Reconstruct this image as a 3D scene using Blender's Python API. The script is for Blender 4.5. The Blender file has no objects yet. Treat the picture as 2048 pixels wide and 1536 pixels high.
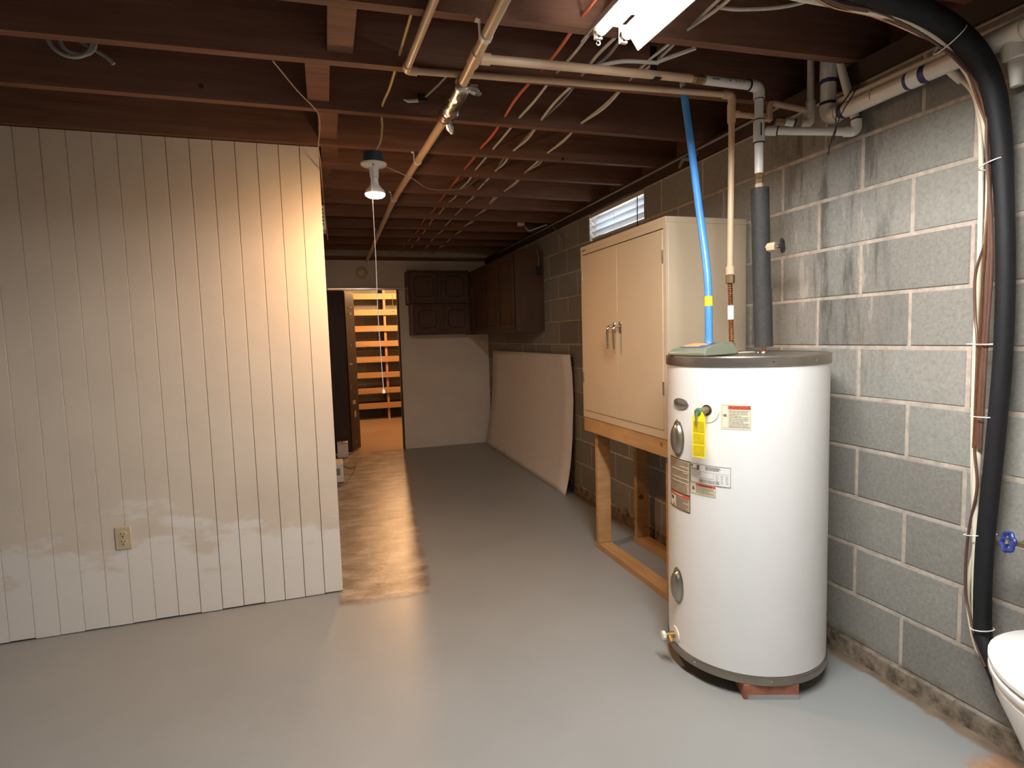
import bpy, bmesh, math, random
import numpy as np
from mathutils import Vector, Matrix
random.seed(7)
R = math.radians
C = bpy.context.scene.collection
S = bpy.context.scene

# ---------------------------------------------------------------- camera
cam_d = bpy.data.cameras.new('camera'); cam = bpy.data.objects.new('camera', cam_d); C.objects.link(cam)
cam_d.sensor_fit = 'HORIZONTAL'; cam_d.sensor_width = 36.0
cam_d.lens = 1150.0 / 2048.0 * 36.0
cam_d.clip_start = 0.02; cam_d.clip_end = 100
_r = Vector((0.95123602, -0.30703564, -0.02965064))        # right
_d = Vector((-0.05342924, -0.06933063, -0.99616192))       # down
_f = Vector((0.30380151, 0.94916931, -0.08235447))         # forward
cam.matrix_world = Matrix(((_r.x, -_d.x, -_f.x, 0), (_r.y, -_d.y, -_f.y, 0), (_r.z, -_d.z, -_f.z, 1.38), (0, 0, 0, 1)))
S.camera = cam

# ---------------------------------------------------------------- world / exposure
W = bpy.data.worlds.new('daylight'); S.world = W; W.use_nodes = True
_bg = W.node_tree.nodes['Background']
_bg.inputs[0].default_value = (0.72, 0.86, 1.0, 1); _bg.inputs[1].default_value = 18.0
S.view_settings.view_transform = 'Standard'; S.view_settings.look = 'None'
S.view_settings.exposure = 0.0; S.view_settings.gamma = 1.0; S.view_settings.use_curve_mapping = False
TUBE_POWER = 222.0; TUBE_COL = (1.0, 1.0, 0.985)      # fluorescent tubes
BULB_POWER = 850.0; BULB_COL = (1.0, 0.56, 0.25)      # hanging flood bulb
STORE_POWER = 3700.0; STORE_COL = (1.0, 0.55, 0.25)   # bare bulb in the storage room

# ---------------------------------------------------------------- materials
MATS = {}
def nodes_of(name):
    m = bpy.data.materials.new(name); m.use_nodes = True
    MATS[name] = m
    nt = m.node_tree; return m, nt, nt.nodes['Principled BSDF']
def ramp(nt, fac, stops):
    n = nt.nodes.new('ShaderNodeValToRGB'); cr = n.color_ramp
    while len(cr.elements) < len(stops): cr.elements.new(0.5)
    for e, (p, c) in zip(cr.elements, stops): e.position = p; e.color = (*c, 1)
    nt.links.new(fac, n.inputs[0]); return n.outputs[0]
def coords(nt, kind='Object', scale=(1, 1, 1), rnd=False):
    if kind == 'World':
        o = nt.nodes.new('ShaderNodeNewGeometry').outputs['Position']
    else:
        o = nt.nodes.new('ShaderNodeTexCoord').outputs[kind]
    if rnd:
        oi = nt.nodes.new('ShaderNodeObjectInfo'); mul = nt.nodes.new('ShaderNodeMath'); mul.operation = 'MULTIPLY'
        mul.inputs[1].default_value = 37.0; nt.links.new(oi.outputs['Random'], mul.inputs[0])
        ad = nt.nodes.new('ShaderNodeVectorMath'); ad.operation = 'ADD'
        nt.links.new(o, ad.inputs[0]); nt.links.new(mul.outputs[0], ad.inputs[1]); o = ad.outputs[0]
    mp = nt.nodes.new('ShaderNodeMapping'); mp.inputs['Scale'].default_value = scale
    nt.links.new(o, mp.inputs[0]); return mp.outputs[0]
def noise(nt, vec, scale, detail=4, rough=0.6):
    n = nt.nodes.new('ShaderNodeTexNoise'); n.inputs['Scale'].default_value = scale
    n.inputs['Detail'].default_value = detail; n.inputs['Roughness'].default_value = rough
    nt.links.new(vec, n.inputs['Vector']); return n.outputs['Fac']
def math_(nt, op, a, b=None, clamp=False):
    n = nt.nodes.new('ShaderNodeMath'); n.operation = op; n.use_clamp = clamp
    for i, x in enumerate((a, b)):
        if x is None: continue
        if isinstance(x, (int, float)): n.inputs[i].default_value = x
        else: nt.links.new(x, n.inputs[i])
    return n.outputs[0]
def mixc(nt, fac, a, b, blend='MIX'):
    n = nt.nodes.new('ShaderNodeMix'); n.data_type = 'RGBA'; n.blend_type = blend
    for i, x in ((0, fac), (6, a), (7, b)):
        if isinstance(x, (int, float)): n.inputs[i].default_value = x
        elif isinstance(x, tuple): n.inputs[i].default_value = (*x, 1)
        else: nt.links.new(x, n.inputs[i])
    return n.outputs[2]
def bump(nt, p, h, strength=0.3, dist=0.002):
    b = nt.nodes.new('ShaderNodeBump'); b.inputs['Strength'].default_value = strength; b.inputs['Distance'].default_value = dist
    nt.links.new(h, b.inputs['Height']); nt.links.new(b.outputs[0], p.inputs['Normal'])
def sstep(nt, v, lo, hi):
    n = nt.nodes.new('ShaderNodeMapRange'); n.interpolation_type = 'SMOOTHSTEP'
    n.inputs['From Min'].default_value = lo; n.inputs['From Max'].default_value = hi
    nt.links.new(v, n.inputs['Value']); return n.outputs[0]
def xyz(nt, vec):
    n = nt.nodes.new('ShaderNodeSeparateXYZ'); nt.links.new(vec, n.inputs[0]); return n.outputs

def plain(name, c, rough=0.5, metal=0.0, var=0.12, nscale=9.0, bmp=0.0, bscale=60.0, emit=None, spec=0.5):
    m, nt, p = nodes_of(name)
    v = coords(nt, 'Object')
    f = noise(nt, v, nscale)
    lo = tuple(x * (1 - var) for x in c); hi = tuple(min(1, x * (1 + var)) for x in c)
    nt.links.new(ramp(nt, f, [(0.3, lo), (0.7, hi)]), p.inputs['Base Color'])
    p.inputs['Roughness'].default_value = rough; p.inputs['Metallic'].default_value = metal
    p.inputs['Specular IOR Level'].default_value = spec
    if bmp: bump(nt, p, noise(nt, v, bscale), bmp, 0.002)
    if emit:
        p.inputs['Emission Color'].default_value = (*emit[0], 1); p.inputs['Emission Strength'].default_value = emit[1]
    return m
def wood(name, dark, light, scale=(1, 18, 18), rough=0.7, knots=0.0, spec=0.3):
    m, nt, p = nodes_of(name)
    v = coords(nt, 'Object', scale, rnd=True)
    g = noise(nt, v, 2.2, 6, 0.65)
    col = ramp(nt, g, [(0.25, dark), (0.75, light)])
    big = noise(nt, coords(nt, 'Object', (1, 1, 1), rnd=True), 2.0, 2)
    col = mixc(nt, math_(nt, 'MULTIPLY', big, 0.55), col, tuple(x * 0.45 for x in dark), 'MIX')
    if knots:
        vo = nt.nodes.new('ShaderNodeTexVoronoi'); vo.inputs['Scale'].default_value = 5.0
        nt.links.new(coords(nt, 'Object', (1, 1, 1), rnd=True), vo.inputs['Vector'])
        k = sstep(nt, vo.outputs['Distance'], 0.12 * knots, 0.06 * knots)
        col = mixc(nt, k, col, tuple(x * 0.25 for x in dark))
    nt.links.new(col, p.inputs['Base Color'])
    p.inputs['Roughness'].default_value = rough; p.inputs['Specular IOR Level'].default_value = spec
    bump(nt, p, g, 0.25, 0.002)
    return m

def floor_mat():
    m, nt, p = nodes_of('painted_floor')
    w = coords(nt, 'World'); x, y, z = xyz(nt, w)
    n1 = noise(nt, w, 1.3, 3); n2 = noise(nt, w, 9, 5); n3 = noise(nt, coords(nt, 'World', (1, 1.7, 1)), 4.5, 8, 0.68); n4 = noise(nt, w, 38, 4, 0.7)
    paint = ramp(nt, n1, [(0.3, (0.286, 0.294, 0.286)), (0.7, (0.330, 0.338, 0.328))])
    paint = mixc(nt, math_(nt, 'MULTIPLY', sstep(nt, n2, 0.67, 0.78), 0.35), paint, (0.42, 0.42, 0.40))
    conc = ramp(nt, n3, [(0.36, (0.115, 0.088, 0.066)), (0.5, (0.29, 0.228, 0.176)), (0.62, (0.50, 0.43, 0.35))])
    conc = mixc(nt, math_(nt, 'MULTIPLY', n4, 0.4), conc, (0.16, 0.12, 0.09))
    # bare concrete of the passage: left unpainted, its slanted edge drawn along the light from the doorway
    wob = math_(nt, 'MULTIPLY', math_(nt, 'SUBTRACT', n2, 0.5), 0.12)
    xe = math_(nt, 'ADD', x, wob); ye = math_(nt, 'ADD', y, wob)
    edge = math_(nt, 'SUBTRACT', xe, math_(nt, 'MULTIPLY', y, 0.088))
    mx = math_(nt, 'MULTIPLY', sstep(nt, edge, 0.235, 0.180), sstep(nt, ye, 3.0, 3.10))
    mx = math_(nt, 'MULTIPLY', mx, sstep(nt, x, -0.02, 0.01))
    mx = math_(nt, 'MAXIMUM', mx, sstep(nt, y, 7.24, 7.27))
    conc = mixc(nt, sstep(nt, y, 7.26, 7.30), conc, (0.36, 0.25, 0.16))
    # rusty bare patch around the toilet foot
    rx = math_(nt, 'MULTIPLY', sstep(nt, math_(nt, 'ADD', x, wob), 1.80, 1.86), sstep(nt, math_(nt, 'ADD', y, wob), 1.22, 1.16))
    wet = sstep(nt, xe, 1.955, 1.985)
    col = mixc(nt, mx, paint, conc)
    col = mixc(nt, rx, col, ramp(nt, n2, [(0.3, (0.30, 0.15, 0.08)), (0.7, (0.62, 0.40, 0.26))]))
    col = mixc(nt, wet, col, ramp(nt, n2, [(0.3, (0.10, 0.07, 0.04)), (0.7, (0.30, 0.22, 0.15))]))
    nt.links.new(col, p.inputs['Base Color'])
    r0 = math_(nt, 'MULTIPLY_ADD', n1, 0.12); r0.node.inputs[2].default_value = 0.33
    rr = math_(nt, 'SUBTRACT', r0, math_(nt, 'MULTIPLY', mx, 0.05))
    nt.links.new(rr, p.inputs['Roughness'])
    p.inputs['Specular IOR Level'].default_value = 0.45
    hb = math_(nt, 'MULTIPLY', n3, math_(nt, 'MULTIPLY', mx, 1.0))
    h = math_(nt, 'ADD', math_(nt, 'MULTIPLY', n1, 0.12), hb)
    bump(nt, p, h, 0.5, 0.009)
    return m
def block_mat(name, dark, light, stains=True):
    m, nt, p = nodes_of(name)
    w = coords(nt, 'World'); x, y, z = xyz(nt, w)
    f = noise(nt, w, 75, 6, 0.75); g = noise(nt, w, 5.0, 4)
    col = ramp(nt, f, [(0.28, dark), (0.72, light)])
    oi = nt.nodes.new('ShaderNodeObjectInfo')
    tone = ramp(nt, oi.outputs['Random'], [(0.0, (0.80, 0.79, 0.77)), (1.0, (1.12, 1.12, 1.10))])
    col = mixc(nt, 1.0, col, tone, 'MULTIPLY')
    col = mixc(nt, math_(nt, 'MULTIPLY', g, 0.35), col, (0.19, 0.165, 0.14))
    if stains:
        st = noise(nt, coords(nt, 'World', (1, 5.5, 0.9)), 2.4, 5, 0.7)
        band = math_(nt, 'MULTIPLY', sstep(nt, y, 1.50, 1.75), sstep(nt, y, 2.35, 2.05))
        band = math_(nt, 'MULTIPLY', band, sstep(nt, z, 1.0, 1.45))
        k = math_(nt, 'MULTIPLY', sstep(nt, st, 0.47, 0.66), band)
        col = mixc(nt, math_(nt, 'MULTIPLY', k, 0.7), col, (0.075, 0.062, 0.05))
        k2 = math_(nt, 'MULTIPLY', sstep(nt, st, 0.40, 0.34), band)
        col = mixc(nt, math_(nt, 'MULTIPLY', k2, 0.5), col, (0.52, 0.46, 0.40))
    # damp dirt along the wall foot
    foot = sstep(nt, math_(nt, 'ADD', z, math_(nt, 'MULTIPLY', math_(nt, 'SUBTRACT', g, 0.5), 0.16)), 0.115, 0.05)
    dirt = ramp(nt, noise(nt, w, 22, 5), [(0.35, (0.075, 0.055, 0.035)), (0.5, (0.22, 0.165, 0.115)), (0.72, (0.40, 0.33, 0.26))])
    col = mixc(nt, math_(nt, 'MULTIPLY', foot, 0.9), col, dirt)
    nt.links.new(col, p.inputs['Base Color']); p.inputs['Roughness'].default_value = 0.9
    p.inputs['Specular IOR Level'].default_value = 0.2
    bump(nt, p, f, 0.55, 0.003)
    return m
def panel_mat():
    m, nt, p = nodes_of('painted_panel')
    w = coords(nt, 'World'); x, y, z = xyz(nt, w)
    f = noise(nt, coords(nt, 'World', (25, 25, 1.2)), 3, 4); g = noise(nt, w, 2.2, 4, 0.65); h = noise(nt, coords(nt, 'World', (1, 1, 2.2)), 3.3, 4, 0.6)
    col = ramp(nt, g, [(0.3, (0.68, 0.60, 0.505)), (0.7, (0.76, 0.68, 0.575))])
    zz = math_(nt, 'ADD', z, math_(nt, 'MULTIPLY', math_(nt, 'SUBTRACT', h, 0.5), 1.1))
    prim = sstep(nt, zz, 0.50, 0.34)                      # whiter primer rolled along the foot of the wall
    col = mixc(nt, math_(nt, 'MULTIPLY', prim, 0.9), col, (0.84, 0.81, 0.765))
    nt.links.new(col, p.inputs['Base Color']); p.inputs['Roughness'].default_value = 0.55
    p.inputs['Specular IOR Level'].default_value = 0.3
    bump(nt, p, f, 0.15, 0.002)
    return m

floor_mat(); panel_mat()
block_mat('block', (0.215, 0.205, 0.188), (0.365, 0.350, 0.318))
def mortar_mat():
    m, nt, p = nodes_of('mortar')
    w = coords(nt, 'World'); x, y, z = xyz(nt, w); n = noise(nt, w, 30); g = noise(nt, w, 5.0, 4)
    col = ramp(nt, n, [(0.3, (0.36, 0.30, 0.24)), (0.7, (0.58, 0.49, 0.41))])
    foot = sstep(nt, math_(nt, 'ADD', z, math_(nt, 'MULTIPLY', math_(nt, 'SUBTRACT', g, 0.5), 0.16)), 0.10, 0.05)
    dirt = ramp(nt, noise(nt, w, 22, 5), [(0.35, (0.075, 0.055, 0.035)), (0.5, (0.22, 0.165, 0.115)), (0.72, (0.40, 0.33, 0.26))])
    nt.links.new(mixc(nt, math_(nt, 'MULTIPLY', foot, 0.9), col, dirt), p.inputs['Base Color'])
    p.inputs['Roughness'].default_value = 0.9; p.inputs['Specular IOR Level'].default_value = 0.2
    bump(nt, p, n, 0.5, 0.003)
mortar_mat()
wood('joist_wood', (0.16, 0.070, 0.043), (0.31, 0.155, 0.098), (1.2, 20, 20), 0.75, 0.6)
wood('deck_wood', (0.045, 0.028, 0.020), (0.085, 0.055, 0.04), (20, 1.2, 20), 0.85)
wood('pine', (0.46, 0.24, 0.095), (0.68, 0.42, 0.20), (2, 2, 16), 0.6, 1.0)
wood('pine_long', (0.46, 0.24, 0.095), (0.68, 0.42, 0.20), (16, 2, 16), 0.6, 1.0)
wood('cabinet_wood', (0.085, 0.045, 0.027), (0.15, 0.085, 0.05), (14, 14, 1.2), 0.5)
wood('door_wood', (0.034, 0.013, 0.007), (0.075, 0.030, 0.015), (14, 14, 1.0), 0.45)
wood('shelf_pine', (0.36, 0.20, 0.09), (0.50, 0.31, 0.16), (1, 14, 14), 0.6, 0.5)
wood('shelf_board', (0.10, 0.045, 0.022), (0.17, 0.085, 0.042), (1, 14, 14), 0.7)
plain('back_panel', (0.76, 0.70, 0.62), 0.6, var=0.06, nscale=3)
plain('groove_fill', (0.40, 0.33, 0.25), 0.8)
plain('outer_wall', (0.42, 0.39, 0.35), 0.8)
plain('white_sheet', (0.84, 0.79, 0.74), 0.55, var=0.03)
plain('tank_white', (0.86, 0.85, 0.83), 0.28, var=0.015)
plain('cap_metal', (0.34, 0.30, 0.255), 0.34, 0.85, var=0.1)
plain('cover_metal', (0.42, 0.375, 0.32), 0.30, 0.9, var=0.05)
plain('badge_grey', (0.36, 0.34, 0.32), 0.35, 0.6, var=0.05)
plain('ink', (0.03, 0.027, 0.025), 0.6, var=0.02)
plain('ink_soft', (0.16, 0.145, 0.12), 0.6, var=0.02)
plain('label_cream', (0.83, 0.73, 0.55), 0.5, var=0.02)
plain('label_tan', (0.60, 0.48, 0.32), 0.5, var=0.04)
plain('label_white', (0.86, 0.85, 0.83), 0.5, var=0.02)
plain('label_red', (0.72, 0.11, 0.05), 0.5, var=0.02)
plain('tag_yellow', (0.93, 0.80, 0.02), 0.5, var=0.04)
plain('tag_print', (0.62, 0.46, 0.01), 0.5, var=0.1, nscale=60)
plain('plastic_white', (0.84, 0.82, 0.77), 0.4, var=0.03)
plain('pvc', (0.74, 0.69, 0.615), 0.35, var=0.05)
plain('pvc_bright', (0.82, 0.795, 0.75), 0.35, var=0.05)
plain('cpvc', (0.66, 0.47, 0.30), 0.38, var=0.05)
plain('primer_blue', (0.035, 0.035, 0.15), 0.5, var=0.3, nscale=30)
plain('ring_black', (0.012, 0.012, 0.018), 0.5)
plain('brass', (0.50, 0.34, 0.14), 0.32, 0.9, var=0.15, nscale=40)
plain('old_brass', (0.30, 0.21, 0.12), 0.45, 0.8, var=0.25, nscale=40)
plain('copper', (0.55, 0.28, 0.15), 0.28, 0.95, var=0.15, nscale=50)
plain('foam_black', (0.030, 0.0285, 0.027), 0.7, var=0.35, nscale=90, bmp=0.8, bscale=160)
plain('hose_black', (0.010, 0.010, 0.011), 0.6, var=0.15, bmp=0.15, bscale=40, spec=0.25)
plain('handle_black', (0.02, 0.02, 0.022), 0.35)
plain('handle_blue', (0.015, 0.035, 0.20), 0.4)
plain('foil', (0.62, 0.60, 0.58), 0.22, 1.0, var=0.2, nscale=50, bmp=1.0, bscale=75)
plain('cream_tube', (0.80, 0.73, 0.56), 0.45, var=0.05)
plain('white_cable', (0.60, 0.545, 0.48), 0.5, var=0.1)
plain('grey_cable', (0.27, 0.25, 0.225), 0.5, var=0.1)
plain('yellow_cable', (0.62, 0.44, 0.17), 0.5, var=0.1)
plain('orange_cable', (0.66, 0.16, 0.075), 0.5, var=0.1)
plain('brown_wire', (0.115, 0.055, 0.038), 0.45)
plain('thin_wire', (0.36, 0.27, 0.20), 0.5)
plain('coil_grey', (0.30, 0.32, 0.30), 0.4)
plain('box_teal', (0.030, 0.060, 0.085), 0.45)
plain('porcelain', (0.80, 0.77, 0.72), 0.25, var=0.02)
plain('sweeper_green', (0.165, 0.18, 0.125), 0.3, var=0.05)
plain('sweeper_label', (0.08, 0.075, 0.26), 0.35)
plain('sweeper_orange', (0.75, 0.36, 0.13), 0.35)
plain('pole_blue', (0.07, 0.27, 0.66), 0.35, var=0.06)
plain('cabinet_tan', (0.60, 0.475, 0.325), 0.38, var=0.025, nscale=3)
plain('cabinet_side', (0.60, 0.475, 0.325), 0.38, var=0.025, nscale=3)
plain('chrome', (0.62, 0.60, 0.57), 0.15, 1.0)
plain('dark_gap', (0.02, 0.014, 0.01), 0.8)
plain('ivory', (0.60, 0.50, 0.32), 0.4, var=0.04)
plain('toilet_white', (0.90, 0.89, 0.87), 0.12, var=0.01)
plain('brick_red', (0.33, 0.125, 0.075), 0.85, var=0.3, nscale=25, bmp=0.4)
plain('brick_paint', (0.36, 0.355, 0.345), 0.6, var=0.15)
plain('blind_white', (0.80, 0.80, 0.80), 0.4, var=0.02)
plain('rail_cream', (0.60, 0.52, 0.42), 0.4, var=0.02)
plain('black_box', (0.02, 0.02, 0.02), 0.5)
plain('rust', (0.42, 0.14, 0.04), 0.8, var=0.3, nscale=30)
plain('housing_white', (0.80, 0.79, 0.76), 0.35)
plain('tube_glow', (0.9, 0.9, 0.9), 0.4, var=0.0, emit=(TUBE_COL, TUBE_POWER))
plain('bulb_glow', (0.9, 0.85, 0.7), 0.4, var=0.0, emit=(BULB_COL, BULB_POWER))
plain('store_glow', (0.9, 0.85, 0.7), 0.4, var=0.0, emit=(STORE_COL, STORE_POWER))
def glass_mat():
    m, nt, p = nodes_of('window_glass')
    p.inputs['Transmission Weight'].default_value = 1.0; p.inputs['Roughness'].default_value = 0.05
    p.inputs['IOR'].default_value = 1.1
    n = noise(nt, coords(nt, 'Object'), 4); nt.links.new(ramp(nt, n, [(0, (0.9, 0.95, 1)), (1, (1, 1, 1))]), p.inputs['Base Color'])
glass_mat()

# ---------------------------------------------------------------- mesh builder
class MB:
    def __init__(s): s.v = []; s.f = []
    def add(s, vs, fs):
        o = len(s.v); s.v += [tuple(map(float, v)) for v in vs]; s.f += [tuple(i + o for i in f) for f in fs]; return s
    def box(s, x0, x1, y0, y1, z0, z1, M=None):
        vs = [(x, y, z) for x in (x0, x1) for y in (y0, y1) for z in (z0, z1)]
        if M is not None: vs = [tuple(M @ Vector(v)) for v in vs]
        return s.add(vs, [(0, 1, 3, 2), (4, 6, 7, 5), (0, 4, 5, 1), (2, 3, 7, 6), (0, 2, 6, 4), (1, 5, 7, 3)])
    def cyl(s, p0, p1, r0, r1=None, n=16, caps=True):
        return s.tube([p0, p1], [r0, r0 if r1 is None else r1], n, caps)
    def tube(s, pts, r, n=8, caps=True, closed=False):
        P = [Vector(p) for p in pts]; L = len(P)
        rs = list(r) if isinstance(r, (list, tuple)) else [r] * L
        T = []
        for i in range(L):
            a = P[(i - 1) % L] if (closed or i > 0) else P[i]; b = P[(i + 1) % L] if (closed or i < L - 1) else P[i]
            T.append((b - a).normalized())
        u = T[0].orthogonal().normalized(); o = len(s.v)
        for i in range(L):
            u = (u - T[i] * u.dot(T[i])).normalized(); w = T[i].cross(u)
            for k in range(n):
                a = 2 * math.pi * k / n
                s.v.append(tuple(P[i] + (u * math.cos(a) + w * math.sin(a)) * rs[i]))
        for i in range(L if closed else L - 1):
            j = (i + 1) % L
            for k in range(n):
                k2 = (k + 1) % n
                s.f.append((o + i * n + k, o + i * n + k2, o + j * n + k2, o + j * n + k))
        if caps and not closed:
            s.f.append(tuple(o + k for k in range(n - 1, -1, -1))); s.f.append(tuple(o + (L - 1) * n + k for k in range(n)))
        return s
    def lathe(s, prof, M=None, n=24):
        o = len(s.v)
        for r, z in prof:
            for k in range(n):
                a = 2 * math.pi * k / n; v = Vector((r * math.cos(a), r * math.sin(a), z))
                s.v.append(tuple(M @ v if M is not None else v))
        for i in range(len(prof) - 1):
            for k in range(n):
                k2 = (k + 1) % n
                s.f.append((o + i * n + k, o + i * n + k2, o + (i + 1) * n + k2, o + (i + 1) * n + k))
        s.f.append(tuple(o + k for k in range(n - 1, -1, -1))); s.f.append(tuple(o + (len(prof) - 1) * n + k for k in range(n)))
        return s
    def torus(s, c, axis, Rr, r, n=20, m=8):
        ax = Vector(axis).normalized(); u = ax.orthogonal().normalized(); w = ax.cross(u); c = Vector(c)
        return s.tube([c + (u * math.cos(2 * math.pi * k / n) + w * math.sin(2 * math.pi * k / n)) * Rr for k in range(n)], r, m, closed=True)
    def grid(s, fn, nu, nv):
        o = len(s.v)
        for i in range(nu + 1):
            for j in range(nv + 1): s.v.append(tuple(fn(i / nu, j / nv)))
        for i in range(nu):
            for j in range(nv):
                a = o + i * (nv + 1) + j; s.f.append((a, a + nv + 1, a + nv + 2, a + 1))
        return s
    def prism(s, poly, z0, z1, M=None):
        n = len(poly); vs = [(x, y, z) for z in (z0, z1) for x, y in poly]
        if M is not None: vs = [tuple(M @ Vector(v)) for v in vs]
        return s.add(vs, [tuple(range(n - 1, -1, -1)), tuple(range(n, 2 * n))] + [(i, (i + 1) % n, n + (i + 1) % n, n + i) for i in range(n)])
    def mesh(s, name):
        me = bpy.data.meshes.new(name); me.from_pydata(s.v, [], s.f)
        bm = bmesh.new(); bm.from_mesh(me); bmesh.ops.recalc_face_normals(bm, faces=bm.faces); bm.to_mesh(me); bm.free()
        me.shade_smooth(); me.set_sharp_from_angle(angle=R(38)); me.update(); return me
    def build(s, name, mat, parent=None, bevel=0.0, seg=2):
        me = s.mesh(name); me.materials.append(MATS[mat])
        ob = bpy.data.objects.new(name, me); C.objects.link(ob)
        if parent is not None: ob.parent = parent
        if bevel:
            b = ob.modifiers.new('bevel', 'BEVEL'); b.width = bevel; b.segments = seg; b.limit_method = 'ANGLE'; b.angle_limit = R(40)
        return ob
def tag(o, label=None, cat=None, group=None, kind=None):
    if label: o['label'] = label
    if cat: o['category'] = cat
    if group: o['group'] = group
    if kind: o['kind'] = kind
    return o
def thing(name, label, cat, loc=(0, 0, 0), rz=0.0, group=None, kind=None):
    o = bpy.data.objects.new(name, None); C.objects.link(o); o.empty_display_size = 0.1
    o.location = loc; o.rotation_euler = (0, 0, rz)
    return tag(o, label, cat, group, kind)
def local(o, *pts):
    """world points -> coordinates local to an unrotated thing"""
    l = Vector(o.location); return [tuple(Vector(p) - l) for p in pts]
def spline(pts, k=6):
    P = [Vector(p) for p in pts]; out = []
    for i in range(len(P) - 1):
        a = P[max(i - 1, 0)]; b = P[i]; c = P[i + 1]; d = P[min(i + 2, len(P) - 1)]
        for j in range(k):
            t = j / k
            out.append(0.5 * ((2 * b) + (c - a) * t + (2 * a - 5 * b + 4 * c - d) * t * t + (3 * b - a - 3 * c + d) * t ** 3))
    return out + [P[-1]]
def Mx(loc, rot=(0, 0, 0)):
    from mathutils import Euler
    return Matrix.Translation(loc) @ Euler(rot).to_matrix().to_4x4()
def axis_M(p, d):
    return Matrix.Translation(Vector(p)) @ Vector(d).to_track_quat('Z', 'Y').to_matrix().to_4x4()
def text_mesh(txt, size, shear=0.0):
    """flat lettering as vertices and faces, centred"""
    cu = bpy.data.curves.new('lettering', 'FONT'); cu.body = txt; cu.size = size; cu.align_x = 'CENTER'; cu.align_y = 'CENTER'; cu.shear = shear
    cu.resolution_u = 3
    ob = bpy.data.objects.new('lettering', cu); C.objects.link(ob)
    dg = bpy.context.evaluated_depsgraph_get(); me = bpy.data.meshes.new_from_object(ob.evaluated_get(dg))
    vs = [tuple(v.co) for v in me.vertices]; fs = [tuple(p.vertices) for p in me.polygons]
    bpy.data.objects.remove(ob); bpy.data.meshes.remove(me); bpy.data.curves.remove(cu)
    return vs, fs

# ================================================================ SETTING
WX = 2.016          # right block wall
ZB = 2.395          # underside of joists
YB = 7.27           # end wall of the passage
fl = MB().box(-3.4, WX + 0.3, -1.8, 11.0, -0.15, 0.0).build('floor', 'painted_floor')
tag(fl, 'grey painted concrete floor with a bare brown strip edged to the doorway light', 'floor', kind='structure')

# ---- ceiling: deck with joists, blocking
ce = MB().box(-3.4, WX + 0.3, -1.8, 11.0, ZB + 0.235, ZB + 0.30).build('ceiling', 'deck_wood')
tag(ce, 'open basement ceiling of dark timber joists under a board deck', 'ceiling', kind='structure')
JT = 0.040
# (y at x=0, slope dy/dx) of the near face of every joist
JO = [(-0.85, 0.0), (-0.40, 0.0), (0.05, 0.0), (0.50, -0.01), (0.95, -0.02), (1.415, -0.035), (1.868, -0.050), (2.262, -0.040), (2.722, -0.010), (3.197, -0.010),
      (3.597, 0.0), (4.07, 0.0), (4.47, 0.0), (4.92, 0.0), (5.40, 0.0), (5.84, 0.0), (6.28, 0.0), (6.73, 0.0), (7.62, 0.0), (8.07, 0.0), (8.55, 0.0), (9.08, 0.0), (9.5, 0.0), (9.95, 0.0), (10.4, 0.0)]
jm = {}
for y0, sl in JO:
    n = 24; L0, L1 = -3.3, WX + 0.12
    b = MB().box(L0, L1, 0, JT, 0, 0.236)
    ob = b.build('joist', 'joist_wood', ce)
    ob.location = (0, y0, ZB); ob.rotation_euler = (0, 0, math.atan(sl))
def jy(i, x): return JO[i][0] + JO[i][1] * x
for x0, x1, i in ((0.06, 0.149, 6), (-0.02, 0.069, 7), (0.02, 0.109, 8), (0.03, 0.119, 9), (0.0, 0.089, 10), (0.03, 0.119, 11), (-2.0, -1.911, 7), (-1.95, -1.861, 8)):
    ya = jy(i, x0) + JT; yb = jy(i + 1, x0)
    MB().box(x0, x1, ya + 0.004, yb - 0.004, ZB + 0.03, ZB + 0.068).build('blocking', 'joist_wood', ce)
rim = MB().box(WX + 0.121, WX + 0.30, -1.8, 11.0, ZB, ZB + 0.236).build('rim_joist', 'joist_wood', ce)
MB().box(WX - 0.012, WX + 0.30, -1.8, 11.0, 2.318, ZB - 0.0005).build('sill_plate_with_shade', 'deck_wood', ce)  # plate set lower in dark wood to paint the shadowed recess above the blocks

# ---- right wall: concrete blocks laid in running bond
wr = MB()
for (y0, y1, z0, z1) in ((-1.8, 3.375, -0.05, 2.3165), (3.375, 4.19, -0.05, 2.105), (4.19, 11.0, -0.05, 2.3165)):
    wr.box(WX + 0.0035, WX + 0.30, y0, y1, z0, z1)
wr = wr.build('wall_right', 'mortar'); tag(wr, 'unpainted grey concrete block wall with pale mortar joints', 'wall', kind='structure')
JW = 0.0125; CH = 0.2032; Z0 = 0.078 - CH
def block_mesh(length, height, name='block'):
    b = MB(); c = 0.004
    # slightly eased front edges (front faces -x)
    l, h = length / 2, height / 2
    vs = [(0, -l + c, -h + c), (0, l - c, -h + c), (0, l - c, h - c), (0, -l + c, h - c), (0.004, -l, -h), (0.004, l, -h), (0.004, l, h), (0.004, -l, h), (0.03, -l, -h), (0.03, l, -h), (0.03, l, h), (0.03, -l, h)]
    fs = [(0, 1, 2, 3)] + [(i, (i + 1) % 4, 4 + (i + 1) % 4, 4 + i) for i in range(4)] + [(4 + i, 4 + (i + 1) % 4, 8 + (i + 1) % 4, 8 + i) for i in range(4)] + [(8, 9, 10, 11)]
    b.add(vs, fs); me = b.mesh(name); me.materials.append(MATS['block']); return me
BM = {}
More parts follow.
